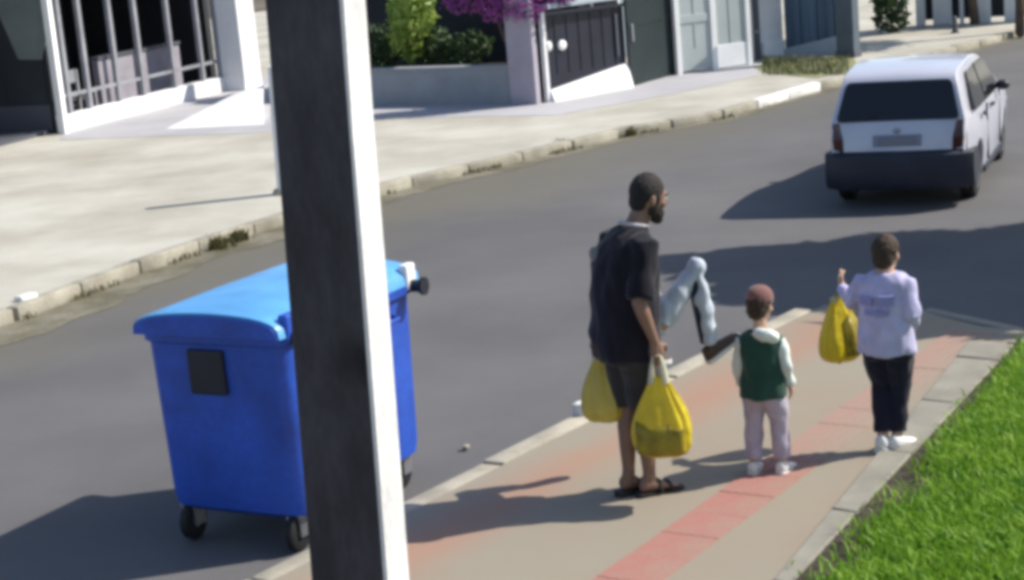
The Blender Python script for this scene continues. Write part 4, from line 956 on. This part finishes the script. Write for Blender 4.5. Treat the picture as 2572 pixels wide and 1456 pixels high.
# ---------- generic child
def child(label, loc, yaw, Hh, top, sleeve, legs, hairm, shoem, hand_targets, stride, cap=None, loose=1.0, head=(0,0), collar=None, vest=False, hz=.985, hs=None, tp=1.0):
    k = Hh/1.10; t = thing('person', label, 'person', loc, yaw)
    v = lambda x, y, z: Vector((x*k,y*k,z*k))
    body = MB(); hk = hs or (0.80 if Hh < 1.15 else 0.86)
    hc = v(0,.035,hz) ; HMx = rotm(R(head[0]),R(head[1]),0)
    body.loft([[ (rx*k*math.cos(a_), (cy+ry*math.sin(a_))*k, z*k) for a_ in [2*math.pi*j/18 for j in range(18)]] for (cy,z,rx,ry) in ((0,.47,.075,.06),(-.005,.52,.105,.082),(-.005,.57,.105,.082),(0,.64,.096,.074),(.005,.72,.108,.076),(.01,.79,.112,.07),(.015,.825,.07,.05))])
    T = head_into(body, hc, hk*k*1.06 if Hh < 1.15 else hk, HMx)
    kk = hk*k*1.06 if Hh < 1.15 else hk
    body.tube([v(0,.012,.79),v(0,.022,.86),T(0,-.01,-.06)],[.042*k,.038*k,.038*k],12,round_ends=True)
    J = []
    for s_, st_ in ((1,stride[0]),(-1,stride[1])):
        h_ = v(s_*.052,0,.52); a_ = v(s_*.056+stride[2]*s_,st_,.065+abs(min(0,st_))*.15); kn_ = (h_+a_)/2+v(s_*.004,.03,.01)
        body.tube([h_,h_.lerp(kn_,.5),kn_,kn_.lerp(a_,.35),kn_.lerp(a_,.8),a_],[.056*k,.050*k,.036*k,.037*k,.027*k,.026*k],12,round_ends=True)
        foot_into(body, a_, (s_*.12,1,-.05 if st_ >= 0 else -.2), .72*k); J.append((h_,kn_,a_,s_,st_))
    Aj = []
    for s_, (e, w) in zip((1,-1), hand_targets):
        s0 = v(s_*.105,.01,.775); e_, w_ = v(*e), v(*w)
        body.tube([s0,s0.lerp(e_,.5),e_,e_.lerp(w_,.4),w_],[.032*k,.029*k,.025*k,.025*k,.018*k],10,round_ends=True)
        hand_into(body, w_, (w_-e_).normalized(), (-s_,.1,0), .72*k, 1.2, s_); Aj.append((s0,e_,w_))
    body.remesh('body', m_skinl, t, .006, 4); face_parts(T, kk, HMx, t)
    hb_ = MB(); hb_.ell(T(0,-.012,.02),(.086*kk,.10*kk,.105*kk),18,12,HMx); hb_.ell(T(0,-.05,-.03),(.072*kk,.052*kk,.075*kk),14,10,HMx)
    hb_.remesh('hair', hairm, t, .006, 3, wr=.010, fr=45, zs=.6)
    if cap:
        cb_ = MB(); cb_.ell(T(0,-.006,.045),(.092*kk,.108*kk,.088*kk),18,12,HMx); cb_.remesh('cap', cap, t, .006, 3)
    tb = MB(); tb.loft([[ (rx*k*loose*math.cos(a_), (cy+ry*loose*math.sin(a_))*k, z*k) for a_ in [2*math.pi*j/18 for j in range(18)]] for (cy,z,rx,ry) in ((-.005,.465,.130,.106),(-.005,.54,.129,.106),(0,.64,.120,.096),(.005,.72,.126,.094),(.01,.79,.126,.085),(.013,.825,.075,.062))])
    if not vest:
        for s0, e_, w_ in Aj: tb.tube([s0-Vector((s0.x*.35,0,0)),s0,s0.lerp(e_,.5),e_,e_.lerp(w_,.88)],[.040*k,.044*k,.039*k,.034*k,.028*k],12,round_ends=True)
    tb.remesh('top', top, t, .0075, 4, wr=.030, fr=7, zs=.6)
    if vest:
        for s0, e_, w_ in Aj:
            q = MB(); q.tube([s0-Vector((s0.x*.3,0,0)),s0,s0.lerp(e_,.5),e_,e_.lerp(w_,.9)],[.042*k,.046*k,.041*k,.037*k,.031*k],12,round_ends=True); q.remesh('sleeve', sleeve, t, .007, 4, wr=.020, fr=10, zs=.7)
    tr = MB(); tr.loft([[ (rx*k*math.cos(a_), (cy+ry*math.sin(a_))*k, z*k) for a_ in [2*math.pi*j/18 for j in range(18)]] for (cy,z,rx,ry) in ((0,.44,.10,.085),(-.005,.50,.112,.090),(-.005,.545,.106,.084))])
    for h_, kn_, a_, s_, st_ in J: tr.tube([h_,h_.lerp(kn_,.5),kn_,kn_.lerp(a_,.5),kn_.lerp(a_,.90)],[.070*k,.067*k,.056*k*tp,.052*k*tp,.048*k*tp],14)
    tr.remesh('trousers', legs, t, .0075, 4, wr=.016, fr=9, zs=.7)
    for h_, kn_, a_, s_, st_ in J: shoe('shoe', shoem, m_shoew, t, a_, (s_*.12,1,-.05 if st_ >= 0 else -.2), .80*k)
    return t, v, Aj, k
p_b = G(1928,1188)
boy, vb, ab, kb = child('small child in a dark green top with off white sleeves walking on red tiles', p_b, FY+R(14), 1.08, m_green, m_offw, m_lav, m_hairb, m_shoew,
    [((.140,-.01,.64),(.145,.05,.52)),((-.135,-.01,.64),(-.135,.04,.52))], (.03,.0,.026), cap=m_redcap, head=(-10,-12), vest=True)
hd = MB(); hd.ell(vb(.045,-.055,.83),(.075,.042,.036),14,10,rotm(0,R(-25),R(12))); hd.ell(vb(.075,-.03,.81),(.042,.042,.04),12,8); hd.remesh('hood', m_offw, boy, .006, 4, wr=.012, fr=14)
p_g = G(2238,1128)
girl, vg_, ag, kg = child('taller child in a pale lilac printed top and dark trousers carrying a yellow bag', p_g, FY+R(4), 1.38, m_shirtl, None, m_trous, m_hairb, m_shoew,
    [((.138,-.03,.655),(.105,.065,.585)),((-.165,-.01,.68),(-.220,.06,.73))], (.012,-.03,-.030), head=(0,-8), loose=1.0, tp=.82, hz=.912, hs=.88)
m = MB(); q_ = []
pr = MB()
for x0, x1, z0, z1 in ((-.085,-.02,.70,.735),(.01,.075,.70,.745),(-.06,.055,.655,.675)):
    n_ = 6
    def yb(x): return -.102*math.sqrt(max(0,1-(x/.132)**2))*1.0-.012
    A_ = [vg_(x0+(x1-x0)*i/n_, yb(x0+(x1-x0)*i/n_), z0) for i in range(n_+1)]; B_ = [vg_(x0+(x1-x0)*i/n_, yb(x0+(x1-x0)*i/n_), z1) for i in range(n_+1)]
    A2_ = [a_+Vector((0,.03,0)) for a_ in A_]; B2_ = [a_+Vector((0,.03,0)) for a_ in B_]; N_ = n_+1
    fs_ = [(i,i+1,N_+i+1,N_+i) for i in range(n_)]+[(2*N_+i+1,2*N_+i,3*N_+i,3*N_+i+1) for i in range(n_)]+[(i+1,i,2*N_+i,2*N_+i+1) for i in range(n_)]+[(N_+i,N_+i+1,3*N_+i+1,3*N_+i) for i in range(n_)]
    pr.add(A_+B_+A2_+B2_, fs_)
pr.build('back_print', m_print, girl, smooth=60)

# ------------------------------------------------------------------ carrier bags
def bag(label, loc, yaw, hand_z, w, d, h, body_m, seed, patch=None, bulge=1.0):
    t = thing('carrier_bag', label, 'carrier bag', loc, yaw, 'yellow carrier bags')
    g = random.Random(seed); mb = MB(); rings = []; n = 64
    prof = ((0,.35,.4),(.03,.72,.8),(.10,.95,1.0),(.22,1.0,1.05),(.38,.97,.95),(.55,.82,.72),(.72,.60,.45),(.86,.40,.26),(.95,.30,.17),(1.0,.26,.14))
    for t_, fx, fy in prof:
        ring = []
        for k in range(n):
            a_ = 2*math.pi*k/n; cr = math.copysign(abs(math.cos(a_))**.7,math.cos(a_)); sr = math.copysign(abs(math.sin(a_))**.7,math.sin(a_))
            f = 1+.10*noise.noise(Vector((cr*1.3+seed,sr*1.3,t_*2.2)))*bulge+(.02+.11*t_)*math.sin(a_*9+seed+2*t_)+(.05*t_)*math.sin(a_*17+seed)+.03*noise.noise(Vector((cr*4,sr*4,t_*7+seed)))
            z = t_*h+.015*noise.noise(Vector((cr*2,sr*2,seed)))
            ring.append((w/2*fx*cr*f, d/2*fy*sr*f, z))
        rings.append(ring)
    mb.loft(rings); o = mb.build('bag_body', body_m, t, smooth=80)
    md = o.modifiers.new('sub','SUBSURF'); md.levels = 1; md.render_levels = 1
    for s_ in (-1,1):
        hn = MB(); zz = h*.97
        pts = [(-w*.12,s_*d*.05,zz-.02),(-w*.10,s_*d*.06,zz+(hand_z-zz)*.5),(-.02,s_*.012,hand_z),(.02,s_*.012,hand_z),(w*.10,s_*d*.06,zz+(hand_z-zz)*.5),(w*.12,s_*d*.05,zz-.02)]
        hn.tube(pts,[.020,.011,.007,.007,.011,.020],8,flat=(0,1,0)); hn.build('bag_handle', m_bagw, t, smooth=60)
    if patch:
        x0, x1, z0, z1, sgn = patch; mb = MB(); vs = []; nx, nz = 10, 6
        # painted shade hugs the bag wall: project outward on the lofted profile
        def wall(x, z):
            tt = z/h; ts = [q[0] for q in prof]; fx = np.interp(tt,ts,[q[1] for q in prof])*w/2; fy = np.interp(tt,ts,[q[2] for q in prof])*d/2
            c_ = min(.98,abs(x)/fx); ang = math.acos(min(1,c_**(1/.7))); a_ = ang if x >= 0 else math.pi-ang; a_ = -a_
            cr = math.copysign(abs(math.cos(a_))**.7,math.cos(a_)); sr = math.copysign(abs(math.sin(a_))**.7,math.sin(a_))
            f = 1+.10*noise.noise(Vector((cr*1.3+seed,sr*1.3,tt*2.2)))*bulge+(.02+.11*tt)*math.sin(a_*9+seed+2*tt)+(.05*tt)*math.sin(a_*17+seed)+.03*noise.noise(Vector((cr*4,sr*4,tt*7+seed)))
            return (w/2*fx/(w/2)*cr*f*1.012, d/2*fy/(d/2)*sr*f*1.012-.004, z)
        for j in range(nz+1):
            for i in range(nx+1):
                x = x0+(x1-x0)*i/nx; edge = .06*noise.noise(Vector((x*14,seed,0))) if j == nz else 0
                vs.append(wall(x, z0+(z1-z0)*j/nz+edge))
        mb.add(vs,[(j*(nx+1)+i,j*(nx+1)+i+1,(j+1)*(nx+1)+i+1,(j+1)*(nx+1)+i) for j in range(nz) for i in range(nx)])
        pp = mb.build('bag_shade', m_bagdk, t, smooth=80)
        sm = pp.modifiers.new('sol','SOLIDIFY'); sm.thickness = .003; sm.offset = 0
    return t
def mw(root, v_): return root.matrix_basis @ Vector(v_) if False else Vector(root.location)+Matrix.Rotation(root.rotation_euler.z,3,'Z')@Vector(v_)
hR = mw(man, wR+Vector((.005,.005,-.075))); hL = mw(man, wL+Vector((.005,.0,-.075)))
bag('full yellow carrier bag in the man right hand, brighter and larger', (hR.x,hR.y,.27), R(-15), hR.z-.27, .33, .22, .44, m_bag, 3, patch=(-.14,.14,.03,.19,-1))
bag('pale yellow carrier bag in the man left hand, half hidden by his leg', (hL.x,hL.y,.40), R(-25), hL.z-.40, .25, .18, .38, m_bagp, 8)
wg_ = ag[1][2]; hG = mw(girl, wg_+Vector((-.02,.012,-.05)))
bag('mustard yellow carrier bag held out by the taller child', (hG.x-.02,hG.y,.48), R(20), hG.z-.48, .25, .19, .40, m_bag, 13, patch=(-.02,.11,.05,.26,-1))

# ------------------------------------------------------------------ small things
p = G(1170,1130,ROADZ); m = MB(); m.ell((0,0,.02),(.028,.024,.02),10,6)
m.v = [(x+.012*noise.noise(Vector((x*60,y*60,z*60))),y+.012*noise.noise(Vector((x*60,y*60,z*60+9))),z) for x, y, z in m.v]
o = m.build('paper_scrap', m_kerb); o.location = p; tag(o, 'crumpled pale paper scrap on the road by the kerb', 'litter')
p = G(1464,1040); m = MB(); m.box(-.06,.06,-.05,.05,-.12,.085); o = m.build('kerb_marker', m_kerbw, bevel=.02); o.location = p; o.rotation_euler = (0,0,RU); tag(o, 'white stone stub standing at the near kerb left of the man', 'stone')
p = G(66,752,0); m = MB(); m.box(-.10,.10,-.06,.06,-.1,.05); o = m.build('kerb_marker', m_kerbw, bevel=.02); o.location = p; o.rotation_euler = (0,0,RU); tag(o, 'white stone stub on the far kerb at the left edge', 'stone')
